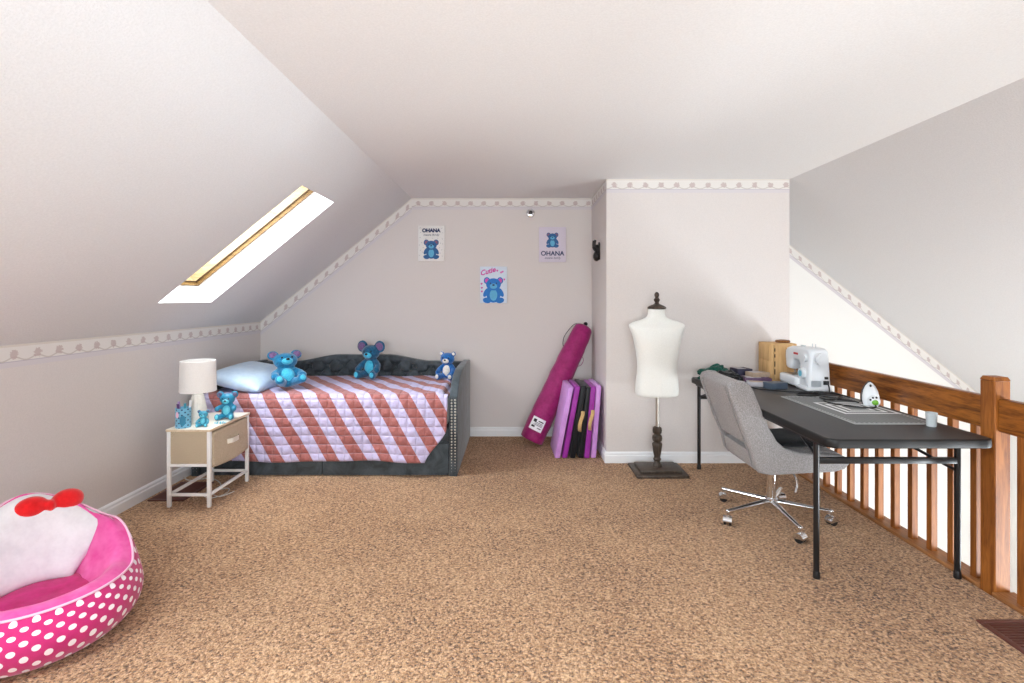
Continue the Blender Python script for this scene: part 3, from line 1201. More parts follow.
# pencil cup
t = thing('pencil_cup', 'pale blue dotted pencil cup holding markers at the nightstand corner', 'cup', (-2.172, 3.405, NZ))
bm = bmesh.new()
prof = [(.0, .002), (.044, .0), (.0455, .004), (.0455, .124), (.0465, .127), (.044, .128), (.042, .124), (.042, .01), (.0, .008)]
segs = 40
grid(bm, lambda u, v: (prof[round(v * 8)][0] * math.cos(2 * PI * u), prof[round(v * 8)][0] * math.sin(2 * PI * u), prof[round(v * 8)][1]), segs, 8,
     uvfn=lambda u, v: (u * 2 * PI * .0455 / .2859 * .272, prof[round(v * 8)][1]))
obj('tin', bm, M['cuptin'], t)
bm = bmesh.new()   # plain raised badge in two blues
for (a0, z0, rx, rz_, mi) in ((-62, .05, .017, .034, 0), (-104, .088, .011, .02, 1)):
    n = 20
    cxp_ = []
    ctr = bm.verts.new((.0475 * math.cos(R(a0)), .0475 * math.sin(R(a0)), z0))
    for k in range(n):
        da = rx / .0455 * math.cos(2 * PI * k / n)
        cxp_.append(bm.verts.new((.0468 * math.cos(R(a0) + da), .0468 * math.sin(R(a0) + da), z0 + rz_ * math.sin(2 * PI * k / n))))
    for k in range(n):
        bm.faces.new([ctr, cxp_[k], cxp_[(k + 1) % n]]).material_index = mi
obj('badge', bm, [M['vinylblue'], M['piping']], t)
PEN = [('lilac marker leaning in the blue dotted pencil cup', 'pen1', -.022, .006, -.012, .0, .155),
       ('teal capped marker leaning in the blue dotted pencil cup', 'pen2', .012, -.012, .012, -.006, .147),
       ('white marker leaning in the blue dotted pencil cup', 'pen3', .02, .014, .012, .012, .158),
       ('dark purple marker leaning in the blue dotted pencil cup', 'pen4', -.008, -.02, -.01, -.01, .146)]
for (lab, mk, x, y, dx, dy, l) in PEN:
    pt = thing('marker_pen', lab, 'pen', (-2.172 + x, 3.405 + y, NZ + .011), group='markers in the pencil cup')
    bm = bmesh.new()
    cyl(bm, (0, 0, 0), (dx * .7, dy * .7, l * .68), .0065, 12)
    obj('barrel', bm, M['pen3'], pt)
    bm = bmesh.new()
    cyl(bm, (dx * .69, dy * .69, l * .67), (dx, dy, l), .0072, 12)
    obj('cap', bm, M[mk], pt)

toy('figurine', 'small shiny aqua bear figurine in front of the lamp base', 'figurine', (-2.055, 3.43, NZ), .112, R(12), (M['vinylteal'], M['vinylsky'], M['vinylmauve']), ear=1.1, group='bear figurines on the nightstand')
toy('figurine', 'larger shiny blue bear figurine at the bed end of the nightstand', 'figurine', (-2.02, 3.655, NZ), .195, R(10), (M['vinylblue'], M['vinylsky'], M['vinylmauve']), ear=1.35, group='bear figurines on the nightstand', armup=.5)
bm = bmesh.new()
for k in range(22):
    a = 2 * PI * k / 22
    rr = 1 + .12 * math.sin(3 * a)
    ball(bm, (.034 * rr * math.cos(a), .020 * rr * math.sin(a), .004), .0046, u=8, v=6, mi=k % 2)
o = obj('bead_bracelet', bm, [M['vinylsky'], M['whiteprint']])
o.location = (-1.99, 3.505, NZ)
tag(o, 'tiny aqua and white bead bracelet lying before the larger figurine', 'bracelet')
# white cord on the carpet below the nightstand
bm = bmesh.new()
tube(bm, smooth_path([(-2.46, 3.86, .02), (-2.40, 3.84, .004), (-2.28, 3.88, .004), (-2.16, 3.80, .004), (-2.08, 3.66, .004), (-2.14, 3.57, .004), (-2.05, 3.50, .004), (-1.99, 3.58, .004), (-2.03, 3.68, .004), (-2.10, 3.60, .008), (-2.0, 3.52, .006), (-1.955, 3.62, .004)], 8), .0032, 6)
o = obj('power_cord', bm, M['cable_white'])
tag(o, 'thin white cord coiled on the carpet under the nightstand', 'cord')

# ------------------------------------------------------------------ polka dot floor seat
FX, FY = -1.90, 2.08
t = thing('floor_chair', 'round pink childrens floor chair with white polka dot sides, white back and red bow', 'floor chair', (FX, FY, 0), R(-38))
#   local +x is the way it faces


def rim_z(th):
    a = abs(th)
    return .222 + .135 * sstep(R(62), R(112), a) + .135 * sstep(R(112), R(180), a)


def rim_r(th):
    a = abs(th)
    return .300 - .012 * sstep(R(60), R(120), a)


NS = 96
bm = bmesh.new()


def outer(u, v):
    th = -PI + 2 * PI * u
    zr_, rr = rim_z(th), rim_r(th)
    # floor contact -> bulge -> rim
    P = [(.20, .0), (.272, .014), (.322, .065), (.338, .125), (.328, .175 + (zr_ - .222) * .45), (rr + .012, zr_ - .014), (rr, zr_)]
    s = v * (len(P) - 1)
    i = min(int(s), len(P) - 2)
    f = s - i
    p0, p1, p2, p3 = P[max(0, i - 1)], P[i], P[i + 1], P[min(len(P) - 1, i + 2)]
    cr = lambda a, b_, c, d: .5 * (2 * b_ + (c - a) * f + (2 * a - 5 * b_ + 4 * c - d) * f * f + (3 * b_ - a - 3 * c + d) * f ** 3)
    r, z = cr(p0[0], p1[0], p2[0], p3[0]), max(0, cr(p0[1], p1[1], p2[1], p3[1]))
    r *= 1 + .006 * noise.noise(Vector((math.cos(th) * 3, math.sin(th) * 3, z * 8)))
    return (r * math.cos(th), r * math.sin(th), z)


def outuv(u, v):
    vv = [0, .076, .14, .2, .27, .33, .345]
    s = v * 6
    i = min(int(s), 5)
    return (u * .066 * 32, vv[i] + (vv[i + 1] - vv[i]) * (s - i))


grid(bm, outer, NS, 24, closed_u=True, uvfn=outuv)
bmesh.ops.remove_doubles(bm, verts=bm.verts, dist=1e-5)
bmesh.ops.holes_fill(bm, edges=[e for e in bm.edges if e.is_boundary and abs(e.verts[0].co.z) < .003], sides=200)
obj('base', bm, M['dots'], t, angle=0)
bm = bmesh.new()


def inner(u, v):
    th = -PI + 2 * PI * u
    zr_, rr = rim_z(th), rim_r(th)
    puff = .022 * math.sin(PI * min(1, v * 1.7)) if v < .6 else 0
    back = sstep(R(100), R(140), abs(th))
    r_end = .125 * (1 - back) + .17 * back
    r = rr + (r_end - rr) * v ** .85
    z = zr_ + puff + (.145 - zr_) * sstep(.1, 1.0, v)
    n = noise.noise(Vector((math.cos(th) * 4, math.sin(th) * 4, v * 3)))
    return ((r + .006 * n) * math.cos(th), (r + .006 * n) * math.sin(th), z + .006 * n)


grid(bm, inner, NS, 20, closed_u=True)
obj('inner_bolster', bm, M['pinkplush'], t, angle=0)
bm = bmesh.new()
lathe(bm, [(.0, .12), (.21, .12), (.215, .14), (.19, .155), (.12, .165), (.04, .16), (.001, .158)], 48)
for v in bm.verts:
    if v.co.z > .13:
        v.co.z += .008 * noise.noise(v.co * 9)
obj('seat_cushion', bm, M['hotpink'], t, angle=0)
bm = bmesh.new()
tube(bm, [(rim_r(-PI + 2 * PI * k / 96) * 1.004 * math.cos(-PI + 2 * PI * k / 96), rim_r(-PI + 2 * PI * k / 96) * 1.004 * math.sin(-PI + 2 * PI * k / 96), rim_z(-PI + 2 * PI * k / 96) + .003) for k in range(96)], .0048, 8, closed=True)
obj('piping', bm, M['piping'], t, angle=0)
bm = bmesh.new()   # white plush back, lying on the inside of the raised rim


def panel(sgn):
    def f(u, v):
        th = PI + R(-4) + (R(47) + R(25) * v) * (2 * u - 1)
        a = 2 * u - 1
        c = 2 * v - 1
        zt = rim_z(((th + PI) % (2 * PI)) - PI) + .012
        wid = max(0, 1 - abs(a) ** 3.2) ** .5
        z = .150 + (zt - .150) * v
        rt, rb = rim_r(PI), .175
        r = rb + (rt - rb) * v
        e = (max(0, 1 - abs(a) ** 4) * max(0, 1 - abs(c) ** 4)) ** .5
        r -= .022 + sgn * .045 * e
        return (r * math.cos(th), r * math.sin(th), z)
    return f


grid(bm, panel(1), 48, 24)
grid(bm, panel(-1), 48, 24)
bmesh.ops.remove_doubles(bm, verts=bm.verts, dist=1e-5)
obj('back_panel', bm, M['whiteplush'], t, angle=0)
bm = bmesh.new()   # plain red ribbon bow on the top edge
bp = Vector((-.228, .07, .448))
ax = Vector((0, 1, 0))
for s in (-1, 1):
    ball(bm, bp + Vector((0, s * .060, .0)), (.036, .060, .050), u=24, v=16)
    ball(bm, bp + Vector((.0, s * .030, .0)), (.026, .035, .026), u=16, v=12)
ball(bm, bp + Vector((.02, 0, 0)), (.022, .018, .026))
blend('bow', bm, M['redplush'], t, .006, 3)

# ------------------------------------------------------------------ tube bag
t = thing('storage_bag', 'long magenta nylon tube bag leaning into the wall corner', 'bag', (.167, 4.765, 0))
p0, p1 = Vector((-.02, .0, .048)), Vector((.495, .16, 1.09))
ax = (p1 - p0).normalized()
sd = ax.cross(Vector((0, 1, 0))).normalized()      # roughly sideways
fr = sd.cross(ax).normalized()
bm = bmesh.new()
NR = 36
prof_r = [(0, .02), (.0, .06), (.0, .098), (.006, .108), (.08, .111), (.2, .111), (.4, .110), (.6, .107), (.8, .101), (.92, .093), (.972, .084), (.99, .068), (1.0, .04), (1.0, .01)]
rings = []
for f, r in prof_r + []:
    pass
fine = []
for (f0, r0), (f1, r1) in zip(prof_r, prof_r[1:]):
    m = max(1, int((f1 - f0) / .02))
    for k in range(m):
        fine.append((f0 + (f1 - f0) * k / m, r0 + (r1 - r0) * k / m))
fine.append(prof_r[-1])
for f, r in fine:
    c = p0 + (p1 - p0) * f
    ring = []
    for k in range(NR):
        a = 2 * PI * k / NR
        n = noise.noise(Vector((math.cos(a) * 1.6, math.sin(a) * 1.6, f * 16)))
        rr = r * (1 + .05 * n)
        ring.append(bm.verts.new(c + sd * rr * math.cos(a) + fr * rr * .92 * math.sin(a)))
    rings.append(ring)
for A, B in zip(rings, rings[1:]):
    for k in range(NR):
        bm.faces.new([A[k], A[(k + 1) % NR], B[(k + 1) % NR], B[k]])
bm.faces.new(rings[0])
bm.faces.new(list(reversed(rings[-1])))
zmin = min(v.co.z for v in bm.verts)
for v in bm.verts:
    if v.co.z < .004:
        v.co.z = .004
obj('bag_body', bm, M['magenta'], t, angle=0)


def onbag(f, a, r):
    return p0 + (p1 - p0) * f + sd * r * math.cos(a) + fr * r * .92 * math.sin(a)


# which way along the ring looks at the camera
view = -Vector((.25, 4.7, 0)).normalized()
a_cam = math.atan2(fr.dot(view), sd.dot(view))
bm = bmesh.new()
grid(bm, lambda u, v: onbag(.085 + .10 * v, a_cam + R(10) + (u - .5) * 1.08, .1185), 10, 6)
lb = obj('label_patch', bm, M['tag'], t)
bm = bmesh.new()
for (v0, v1, u0, u1) in ((.72, .80, .12, .5), (.60, .64, .12, .8), (.50, .54, .12, .7), (.40, .44, .12, .75), (.2, .26, .12, .4), (.62, .84, .62, .86), (.2, .34, .6, .86)):
    grid(bm, lambda u, v: onbag(.085 + .10 * (v0 + (v1 - v0) * v), a_cam + R(10) + ((u0 + (u1 - u0) * u) - .5) * 1.08, .1200), 4, 1)
obj('print', bm, M['ink'], lb)
bm = bmesh.new()
sa = a_cam
tube(bm, smooth_path([onbag(.985, 0, .02), onbag(.97, a_cam + 1.25, .10), onbag(.86, a_cam + 1.35, .135), onbag(.80, a_cam + 1.35, .125), onbag(.77, a_cam + 1.3, .106)], 6), .006, 8, flat=.5)
obj('strap', bm, M['black_cloth'], t)
bm = bmesh.new()
tube(bm, smooth_path([onbag(.76, a_cam - 1.4, .105), onbag(.74, a_cam - 1.5, .125), onbag(.70, a_cam - 1.5, .125), onbag(.68, a_cam - 1.4, .105)], 6), .005, 8, flat=.5)
obj('strap', bm, M['magenta'], t)
bm = bmesh.new()
lathe(bm, [(.012, 0), (.02, .01), (.02, .022), (.008, .034)], 14)
rm = ax.to_track_quat('Z', 'Y').to_matrix()
for v in bm.verts:
    v.co = rm @ v.co + p1
obj('drawstring_knot', bm, M['black_cloth'], t)

# ------------------------------------------------------------------ folding gym mat
t = thing('folding_mat', 'folded gym mat of lilac, violet and black panels standing by the corner', 'gym mat', (.52, 4.65, 0))
pan = [(.356, .470, 'lilac'), (.418, .528, 'violet'), (.484, .578, 'blackvinyl'), (.555, .622, 'blackvinyl'), (.604, .661, 'violet'), (.660, .706, 'lilac')]
TH, MH, MD = .0225, .605, .40
for i, (xb, xt, mk) in enumerate(pan):
    bm = bmesh.new()
    hw = TH if i < 2 else .0215
    y0, y1 = 4.365 - .0 + (.006 if i % 2 else 0), 4.365 + MD
    vs = []

    def pf(sx, sy, sz):
        xx = (xb if sz < 0 else xt) + sx * hw
        yy = y0 if sy < 0 else y1
        zz = .004 if sz < 0 else MH + (.006 * ((i * 7) % 3 - 1))
        back = .02 if sy > 0 else 0
        return (xx - .52 - back * .6, yy - 4.65, zz)
    N = [bm.verts.new(pf(*s)) for s in ((-1, -1, -1), (1, -1, -1), (1, 1, -1), (-1, 1, -1), (-1, -1, 1), (1, -1, 1), (1, 1, 1), (-1, 1, 1))]
    for f in ((3, 2, 1, 0), (4, 5, 6, 7), (0, 1, 5, 4), (1, 2, 6, 5), (2, 3, 7, 6), (3, 0, 4, 7)):
        bm.faces.new([N[k] for k in f])
    bmesh.ops.bevel(bm, geom=list(bm.edges), offset=.007, segments=3, affect='EDGES', profile=.5)
    o = obj('mat_panel', bm, M[mk], t)
    o['label'] = {'lilac': 'lilac panel', 'violet': 'violet panel', 'blackvinyl': 'black panel'}[mk]
for (xx, z0) in ((.556, .30), (.640, .31)):
    bm = bmesh.new()
    X = xx - .52
    Y = 4.356 - 4.65
    pts = smooth_path([(X + .012, Y, z0 + .10), (X + .006, Y - .030, z0 + .075), (X - .014, Y - .045, z0 + .02), (X - .020, Y - .038, z0 - .03), (X - .016, Y - .006, z0 - .065)], 6)
    tube(bm, pts, .015, 8, flat=.22)
    obj('handle', bm, M['webbing'], t)

# ------------------------------------------------------------------ dress form
t = thing('dress_form', 'cream childs dress form on a dark turned wooden stand', 'mannequin', (1.106, 4.045, 0))
bm = bmesh.new()
# (z, half width, half depth, y offset)
SEC = [(.582, .150, .105, 0), (.590, .160, .112, 0), (.62, .163, .116, 0), (.70, .158, .112, 0), (.76, .150, .108, -.002), (.83, .148, .108, -.004), (.90, .156, .115, -.008),
       (.97, .168, .122, -.010), (1.03, .180, .122, -.010), (1.08, .196, .112, -.006), (1.115, .210, .096, 0), (1.135, .214, .078, .004), (1.150, .200, .068, .008), (1.165, .165, .066, .01),
       (1.180, .118, .062, .012), (1.195, .083, .058, .012), (1.212, .068, .056, .012), (1.235, .063, .056, .012), (1.262, .062, .056, .012), (1.266, .056, .05, .012)]
NSG = 48
rings = []
fineS = []
for i in range(len(SEC) - 1):
    for k in range(3):
        f = k / 3
        p = [SEC[max(0, i - 1)], SEC[i], SEC[i + 1], SEC[min(len(SEC) - 1, i + 2)]]
        fineS.append(tuple(.5 * (2 * p[1][q] + (p[2][q] - p[0][q]) * f + (2 * p[0][q] - 5 * p[1][q] + 4 * p[2][q] - p[3][q]) * f * f + (3 * p[1][q] - p[0][q] - 3 * p[2][q] + p[3][q]) * f ** 3) for q in range(4)))
fineS.append(SEC[-1])
for (z, w, d, yo) in fineS:
    e = 2.35
    ring = []
    for k in range(NSG):
        a = 2 * PI * k / NSG
        ca, sa_ = math.cos(a), math.sin(a)
        ring.append(bm.verts.new((math.copysign(abs(ca) ** (2 / e), ca) * w, math.copysign(abs(sa_) ** (2 / e), sa_) * d + yo, z)))
    rings.append(ring)
for A, B in zip(rings, rings[1:]):
    for k in range(NSG):
        bm.faces.new([A[k], A[(k + 1) % NSG], B[(k + 1) % NSG], B[k]])
bm.faces.new(list(reversed(rings[0])))
bm.faces.new(rings[-1])
for v in bm.verts:
    v.co.z = 1.266 - (1.266 - v.co.z) * .982
    v.co.x = v.co.x * 1.015 - .003
tor = obj('torso', bm, M['form'], t, angle=50)
bm = bmesh.new()
pts = [(0, -d + yo - .0008, z) for (z, w, d, yo) in fineS if z < 1.26]
tube(bm, [(p[0], p[1], 1.266 - (1.266 - p[2]) * .982) for p in pts], .0014, 6)
obj('seam', bm, M['form'], tor)
bm = bmesh.new()
lathe(bm, [(.060, 1.262), (.070, 1.266), (.072, 1.276), (.062, 1.286), (.040, 1.296), (.020, 1.304), (.014, 1.316), (.020, 1.326), (.024, 1.336), (.018, 1.346), (.012, 1.352), (.015, 1.362), (.019, 1.374), (.015, 1.388), (.006, 1.397)], 28, (0, .012))
obj('neck_cap', bm, M['darkwood'], t)
bm = bmesh.new()
lathe(bm, [(.013, .33), (.013, .60)], 18)
obj('pole', bm, M['steel'], t)
bm = bmesh.new()
lathe(bm, [(.050, .042), (.052, .052), (.046, .062), (.036, .072), (.030, .084), (.040, .092), (.042, .10), (.034, .108), (.033, .12), (.042, .15), (.050, .19), (.054, .215), (.048, .225), (.036, .232), (.050, .244), (.054, .262), (.050, .28), (.036, .288), (.034, .294), (.046, .302), (.050, .322), (.046, .342), (.032, .350), (.018, .353)], 32, sx=.72, sy=.72)
obj('turned_column', bm, M['darkwood'], t)
bm = bmesh.new()
bx(bm, -.195, .20, -.165, .155, 0, .022, .006)
bx(bm, -.155, .16, -.115, .11, .021, .044, .006)
obj('base', bm, M['darkwood'], t)

# ------------------------------------------------------------------ folding table
TX0, TX1, TY0, TY1, TZ = 1.408, 2.165, 2.33, 4.19, .715
tcx, tcy = (TX0 + TX1) / 2, (TY0 + TY1) / 2
t = thing('folding_table', 'long black folding table with tubular legs along the railing', 'table', (tcx, tcy, 0))


def rrect(x0, x1, y0, y1, r, n=8):
    out = []
    for (cx, cy, a0) in ((x1 - r, y1 - r, 0), (x0 + r, y1 - r, 90), (x0 + r, y0 + r, 180), (x1 - r, y0 + r, 270)):
        for k in range(n + 1):
            a = R(a0 + 90 * k / n)
            out.append((cx + r * math.cos(a), cy + r * math.sin(a)))
    return out


bm = bmesh.new()
extrude(bm, rrect(TX0 - tcx, TX1 - tcx, TY0 - tcy, TY1 - tcy, .05), 'Z', TZ - .042, TZ, .008, 3)
top = obj('tabletop', bm, [M['tableedge'], M['tabletop']], t)
for p in top.data.polygons:
    if p.normal.z > .98:
        p.material_index = 1
LXL, LXR = 1.453 - tcx, 2.133 - tcx
for (ly, s) in ((2.507 - tcy, 1), (4.105 - tcy, -1)):
    for lx in (LXL, LXR):
        bm = bmesh.new()
        cyl(bm, (lx, ly, .012), (lx, ly, TZ - .04), .0135, 16)
        lg = obj('leg', bm, M['black_metal'], t)
        bm = bmesh.new()
        lathe(bm, [(.0155, 0), (.0165, .004), (.0155, .03), (.014, .034)], 16, (lx, ly))
        obj('foot_cap', bm, M['black_plastic'], lg)
    bm = bmesh.new()
    bx(bm, LXL, LXR, ly - .011, ly + .011, .553, .582, .003)
    obj('crossbar', bm, M['black_metal'], t)
    bm = bmesh.new()
    cyl(bm, (LXL - .01, ly, TZ - .052), (LXR + .01, ly, TZ - .052), .012, 12)
    obj('hinge_bar', bm, M['black_metal'], t)
    for pts in ([(LXR, ly, .515), (LXR - .27, ly + s * .05, TZ - .046)], [(LXL + .012, ly, .57), (LXL + .03, ly + s * .25, TZ - .046)]):
        bm = bmesh.new()
        tube(bm, pts, .007, 8)
        obj('folding_brace', bm, M['black_metal'], t)
bm = bmesh.new()
bx(bm, TX0 + .02 - tcx, TX0 + .04 - tcx, TY0 + .08 - tcy, TY1 - .08 - tcy, TZ - .056, TZ - .041)
bx(bm, TX1 - .04 - tcx, TX1 - .02 - tcx, TY0 + .08 - tcy, TY1 - .08 - tcy, TZ - .056, TZ - .041)
obj('underframe', bm, M['black_metal'], t)

# ------------------------------------------------------------------ office chair
t = thing('office_chair', 'grey tweed swivel office chair on five chrome casters at the black table', 'chair', (1.575, 3.195, 0), R(0))
HWD = .24
SEATP = [(-.205, .462), (-.188, .385), (-.165, .352), (-.10, .342), (.26, .362), (.315, .376), (.338, .402), (.335, .438), (.30, .458), (.20, .468), (-.06, .462)]
BACKP = [(-.212, .502), (-.23, .60), (-.262, .80), (-.262, .838), (-.243, .862), (-.205, .872), (-.165, .866), (-.140, .84), (-.140, .80), (-.120, .62), (-.108, .502)]
SIDEP = [(-.165, .350), (-.10, .338), (.26, .358), (.318, .374), (.344, .402), (.340, .436), (.30, .452), (.16, .462), (.06, .470), (-.015, .492), (-.052, .53), (-.086, .62), (-.126, .82), (-.138, .852), (-.162, .872), (-.205, .878), (-.246, .866), (-.268, .838), (-.268, .80), (-.238, .60), (-.212, .47), (-.19, .38)]
lean = lambda P: [(x - .015 - max(0, z - .47) * .21, z) for x, z in P]
SEATP, BACKP, SIDEP = lean(SEATP), lean(BACKP), lean(SIDEP)
bm = bmesh.new()
extrude(bm, SEATP, 'Y', -HWD + .05, HWD - .05, .01, 3)
obj('seat', bm, M['chairfab'], t, angle=50)
bm = bmesh.new()
extrude(bm, BACKP, 'Y', -HWD + .05, HWD - .05, .01, 3)
obj('backrest', bm, M['chairfab'], t, angle=50)
for (a, c) in ((-HWD, -HWD + .052), (HWD - .052, HWD)):
    bm = bmesh.new()
    extrude(bm, SIDEP, 'Y', a, c, .016, 3)
    sp_ = obj('side_bolster', bm, M['chairfab'], t, angle=50)
    bm = bmesh.new()
    e = -HWD + .052 if a < 0 else HWD - .052
    tube(bm, [(p[0] - .001, e, p[1]) for p in SIDEP[17:]], .0035, 6)
    obj('piping', bm, M['chairfab'], sp_)
bm = bmesh.new()
bx(bm, -.11, .13, -.10, .10, .318, .348, .008)
cyl(bm, (.02, 0, .28), (.02, 0, .325), .036, 20)
obj('tilt_plate', bm, M['black_metal'], t)
bm = bmesh.new()
cyl(bm, (0.0, 0, .10), (0.0, 0, .31), .0265, 24)
cyl(bm, (0.0, 0, .07), (0.0, 0, .125), .036, 24)
obj('gas_column', bm, M['chrome'], t)
bm = bmesh.new()
tube(bm, smooth_path([(.06, -.05, .325), (.085, -.10, .30), (.09, -.125, .25), (.075, -.135, .205)], 5), .006, 8)
obj('lever', bm, M['chrome'], t)
for k in range(5):
    a = R(270 + 72 * k)
    d = Vector((math.cos(a), math.sin(a), 0))
    s = Vector((-d.y, d.x, 0))
    bm = bmesh.new()
    pts = [d * .03 + Vector((0, 0, .105)), d * .10 + Vector((0, 0, .100)), d * .24 + Vector((0, 0, .088)), d * .322 + Vector((0, 0, .082))]
    tube(bm, pts, [.021, .018, .0145, .013], 12, flat=.8)
    ball(bm, d * .322 + Vector((0, 0, .082)), (.0145, .0145, .012), u=12, v=8)
    obj('leg', bm, M['chrome'], t)
    c = d * .325
    rot = k * 1.3 + .6
    wd = Vector((math.cos(rot), math.sin(rot), 0))
    bm = bmesh.new()
    for w in (-1, 1):
        cyl(bm, c + wd * w * .009 + Vector((0, 0, .025)), c + wd * w * .021 + Vector((0, 0, .025)), .025, 20)
    cs = obj('caster', bm, M['black_plastic'], t)
    bm = bmesh.new()
    cyl(bm, c + Vector((0, 0, .03)), c + Vector((0, 0, .078)), .006, 10)
    # hood over the wheels
    fwd = Vector((-wd.y, wd.x, 0))
    n = 14

    def hood(u, v):
        ang = R(-10) + R(190) * u
        return c + fwd * .0285 * math.cos(ang) + Vector((0, 0, .025 + .0285 * math.sin(ang))) + wd * (v - .5) * .05
    grid(bm, hood, n, 1)
    for side in (0, 1):
        ctr = bm.verts.new(c + Vector((0, 0, .025)) + wd * (side - .5) * .05)
        pr = [bm.verts.new(hood(i / n, side)) for i in range(n + 1)]
        for i in range(n):
            bm.faces.new([ctr, pr[i], pr[i + 1]])
    obj('hood', bm, M['chrome'], cs)
# black cushion on its seat
bm = bmesh.new()


def cush(sgn):
    def f(u, v):
        a, c = 2 * u - 1, 2 * v - 1
        e = (max(0, 1 - abs(a) ** 4) * max(0, 1 - abs(c) ** 4)) ** .5
        return (a * .17, c * .165, .028 + sgn * .028 * e + .004 * noise.noise(Vector((a * 2, c * 2, 2 + sgn))) * e)
    return f


grid(bm, cush(1), 24, 24)
grid(bm, cush(-1), 24, 24)
bmesh.ops.remove_doubles(bm, verts=bm.verts, dist=1e-5)
o = obj('seat_cushion', bm, M['black_cloth'], angle=0)
o.location = (1.70, 3.205, .464)
o.rotation_euler = (0, 0, R(4))
tag(o, 'black seat cushion lying on the grey office chair', 'cushion')

# ------------------------------------------------------------------ things on the table
Z = TZ
# sewing machine, long side along y, handwheel end toward the camera
t = thing('sewing_machine', 'white sewing machine with handwheel and aqua dial on the black table', 'sewing machine', (2.062, 3.52, Z), R(-3))
bm = bmesh.new()
PR = [(.0, .012), (.012, .012), (.145, .012), (.150, .085), (.152, .165), (.165, .188), (.19, .194), (.245, .192), (.262, .178), (.272, .135), (.285, .118), (.345, .118), (.360, .132), (.372, .20), (.368, .250), (.345, .272), (.29, .285), (.10, .292), (.04, .290), (.012, .275), (.004, .24)]
extrude(bm, PR, 'X', -.062, .068, .022, 4)
for v in bm.verts:   # flare toward the foot
    k = 1 + .22 * max(0, (.14 - v.co.z) / .14) if v.co.y < .16 else 1
    v.co.x *= k
obj('machine_body', bm, M['machine'], t, angle=50)
bm = bmesh.new()
bx(bm, -.085, .085, -.008, .162, 0, .03, .012, 3)
obj('base', bm, M['machine'], t)
bm = bmesh.new()
extrude(bm, rrect(-.095, .075, .13, .405, .035, 6), 'Z', .012, .078, .014, 3)
obj('free_arm', bm, M['machine'], t, angle=50)
bm = bmesh.new()
bx(bm, -.06, .05, .25, .385, .077, .080, .001)
obj('needle_plate', bm, M['steel'], t)
bm = bmesh.new()
cyl(bm, (.0, -.034, .222), (.0, .012, .222), .040, 32)
cyl(bm, (.0, -.040, .222), (.0, -.03, .222), .026, 24)
obj('handwheel', bm, M['machine'], t)
bm = bmesh.new()
cyl(bm, (-.092, .075, .115), (-.056, .075, .115), .036, 28)
dl = obj('stitch_dial', bm, M['machine'], t)
bm = bmesh.new()
cyl(bm, (-.095, .075, .115), (-.090, .075, .115), .021, 24)
obj('dial_face', bm, M['aqua'], dl)
bm = bmesh.new()
cyl(bm, (-.078, .060, .222), (-.056, .060, .222), .023, 24)
obj('length_dial', bm, M['machine'], t)
bm = bmesh.new()
for k in range(6):
    bx(bm, -.064, -.0605, .168 + k * .011, .176 + k * .011, .232, .246)
obj('maker_mark', bm, M['red'], t)
bm = bmesh.new()
cyl(bm, (-.01, .315, .082), (-.01, .315, .125), .0045, 10)
bx(bm, -.022, .002, .30, .33, .080, .086, .002)
cyl(bm, (-.012, .33, .09), (-.012, .33, .125), .0025, 8)
obj('needle_bar', bm, M['steel'], t)
bm = bmesh.new()
for yy in (.09, .13):
    cyl(bm, (.02, yy, .285), (.02, yy, .315), .003, 8)
bx(bm, -.006, .012, .20, .25, .284, .296, .003)
obj('spool_pin', bm, M['machine_grey'], t)
bm = bmesh.new()
for k in range(8):
    bx(bm, -.058 + k * .0085, -.0535 + k * .0085, -.0095, -.004, .035, .075)
obj('vent_slots', bm, M['machine_grey'], t)
bm = bmesh.new()
bx(bm, .022, .058, -.012, -.002, .048, .075, .002)
bx(bm, .030, .052, -.012, -.002, .085, .102, .002)
obj('power_socket', bm, M['black_plastic'], t)

# kraft storage box
t = thing('storage_box', 'tall tan drawer box with dark finger slots behind the sewing machine', 'box', (2.045, 4.075, Z))
bm = bmesh.new()
bx(bm, -.085, .110, -.10, .11, 0, .285, .003)
obj('carcass', bm, M['card'], t)
for z0, z1 in ((.012, .150), (.158, .275)):
    bm = bmesh.new()
    bx(bm, -.090, -.084, -.085, .10, z0, z1, .002)
    o = obj('drawer', bm, M['card'], t)
bm = bmesh.new()
for (z0, z1) in ((.05, .09), (.11, .15), (.18, .205), (.225, .25)):
    bx(bm, -.062, -.055, -.1015, -.099, z0, z1)
bx(bm, -.066, -.064, -.1012, -.099, .01, .275)
obj('slots', bm, M['cardtrim'], t)
bm = bmesh.new()
lathe(bm, [(.046, 0), (.052, .004), (.053, .014), (.048, .020), (.02, .024), (.002, .025)], 24)
o = obj('wicker_lid', bm, M['wicker'])
o.location = (2.10, 4.08, Z + .285)
tag(o, 'round brown wicker lid resting on top of the tan drawer box', 'lid')

# fabric heaps
def heap(name, label, cat, loc, rx, ry, rz_, m, seed):
    bm = bmesh.new()
    bmesh.ops.create_icosphere(bm, subdivisions=5, radius=1)
    for v in bm.verts:
        p = v.co.copy()
        n = noise.noise(p * 1.6 + Vector((seed, 0, 0))) * .32 + abs(noise.noise(p * 3.2 + Vector((0, seed, 0)))) * .28 - noise.noise(p * 7 + Vector((0, 0, seed))) * .08
        p *= 1 + n
        v.co = (p.x * rx, p.y * ry, max(0, p.z * .9 + .25) * rz_)
    o = obj(name, bm, m, angle=0)
    o.location = loc
    return tag(o, label, cat)


heap('folded_cloth', 'crumpled dark green cloth at the wall end of the black table', 'cloth', (1.565, 4.085, Z), .125, .07, .085, M['greencloth'], 3)
heap('folded_cloth', 'crumpled black cloth between the green cloth and the flat packets', 'cloth', (1.60, 3.91, Z), .10, .075, .07, M['black_cloth'], 8)
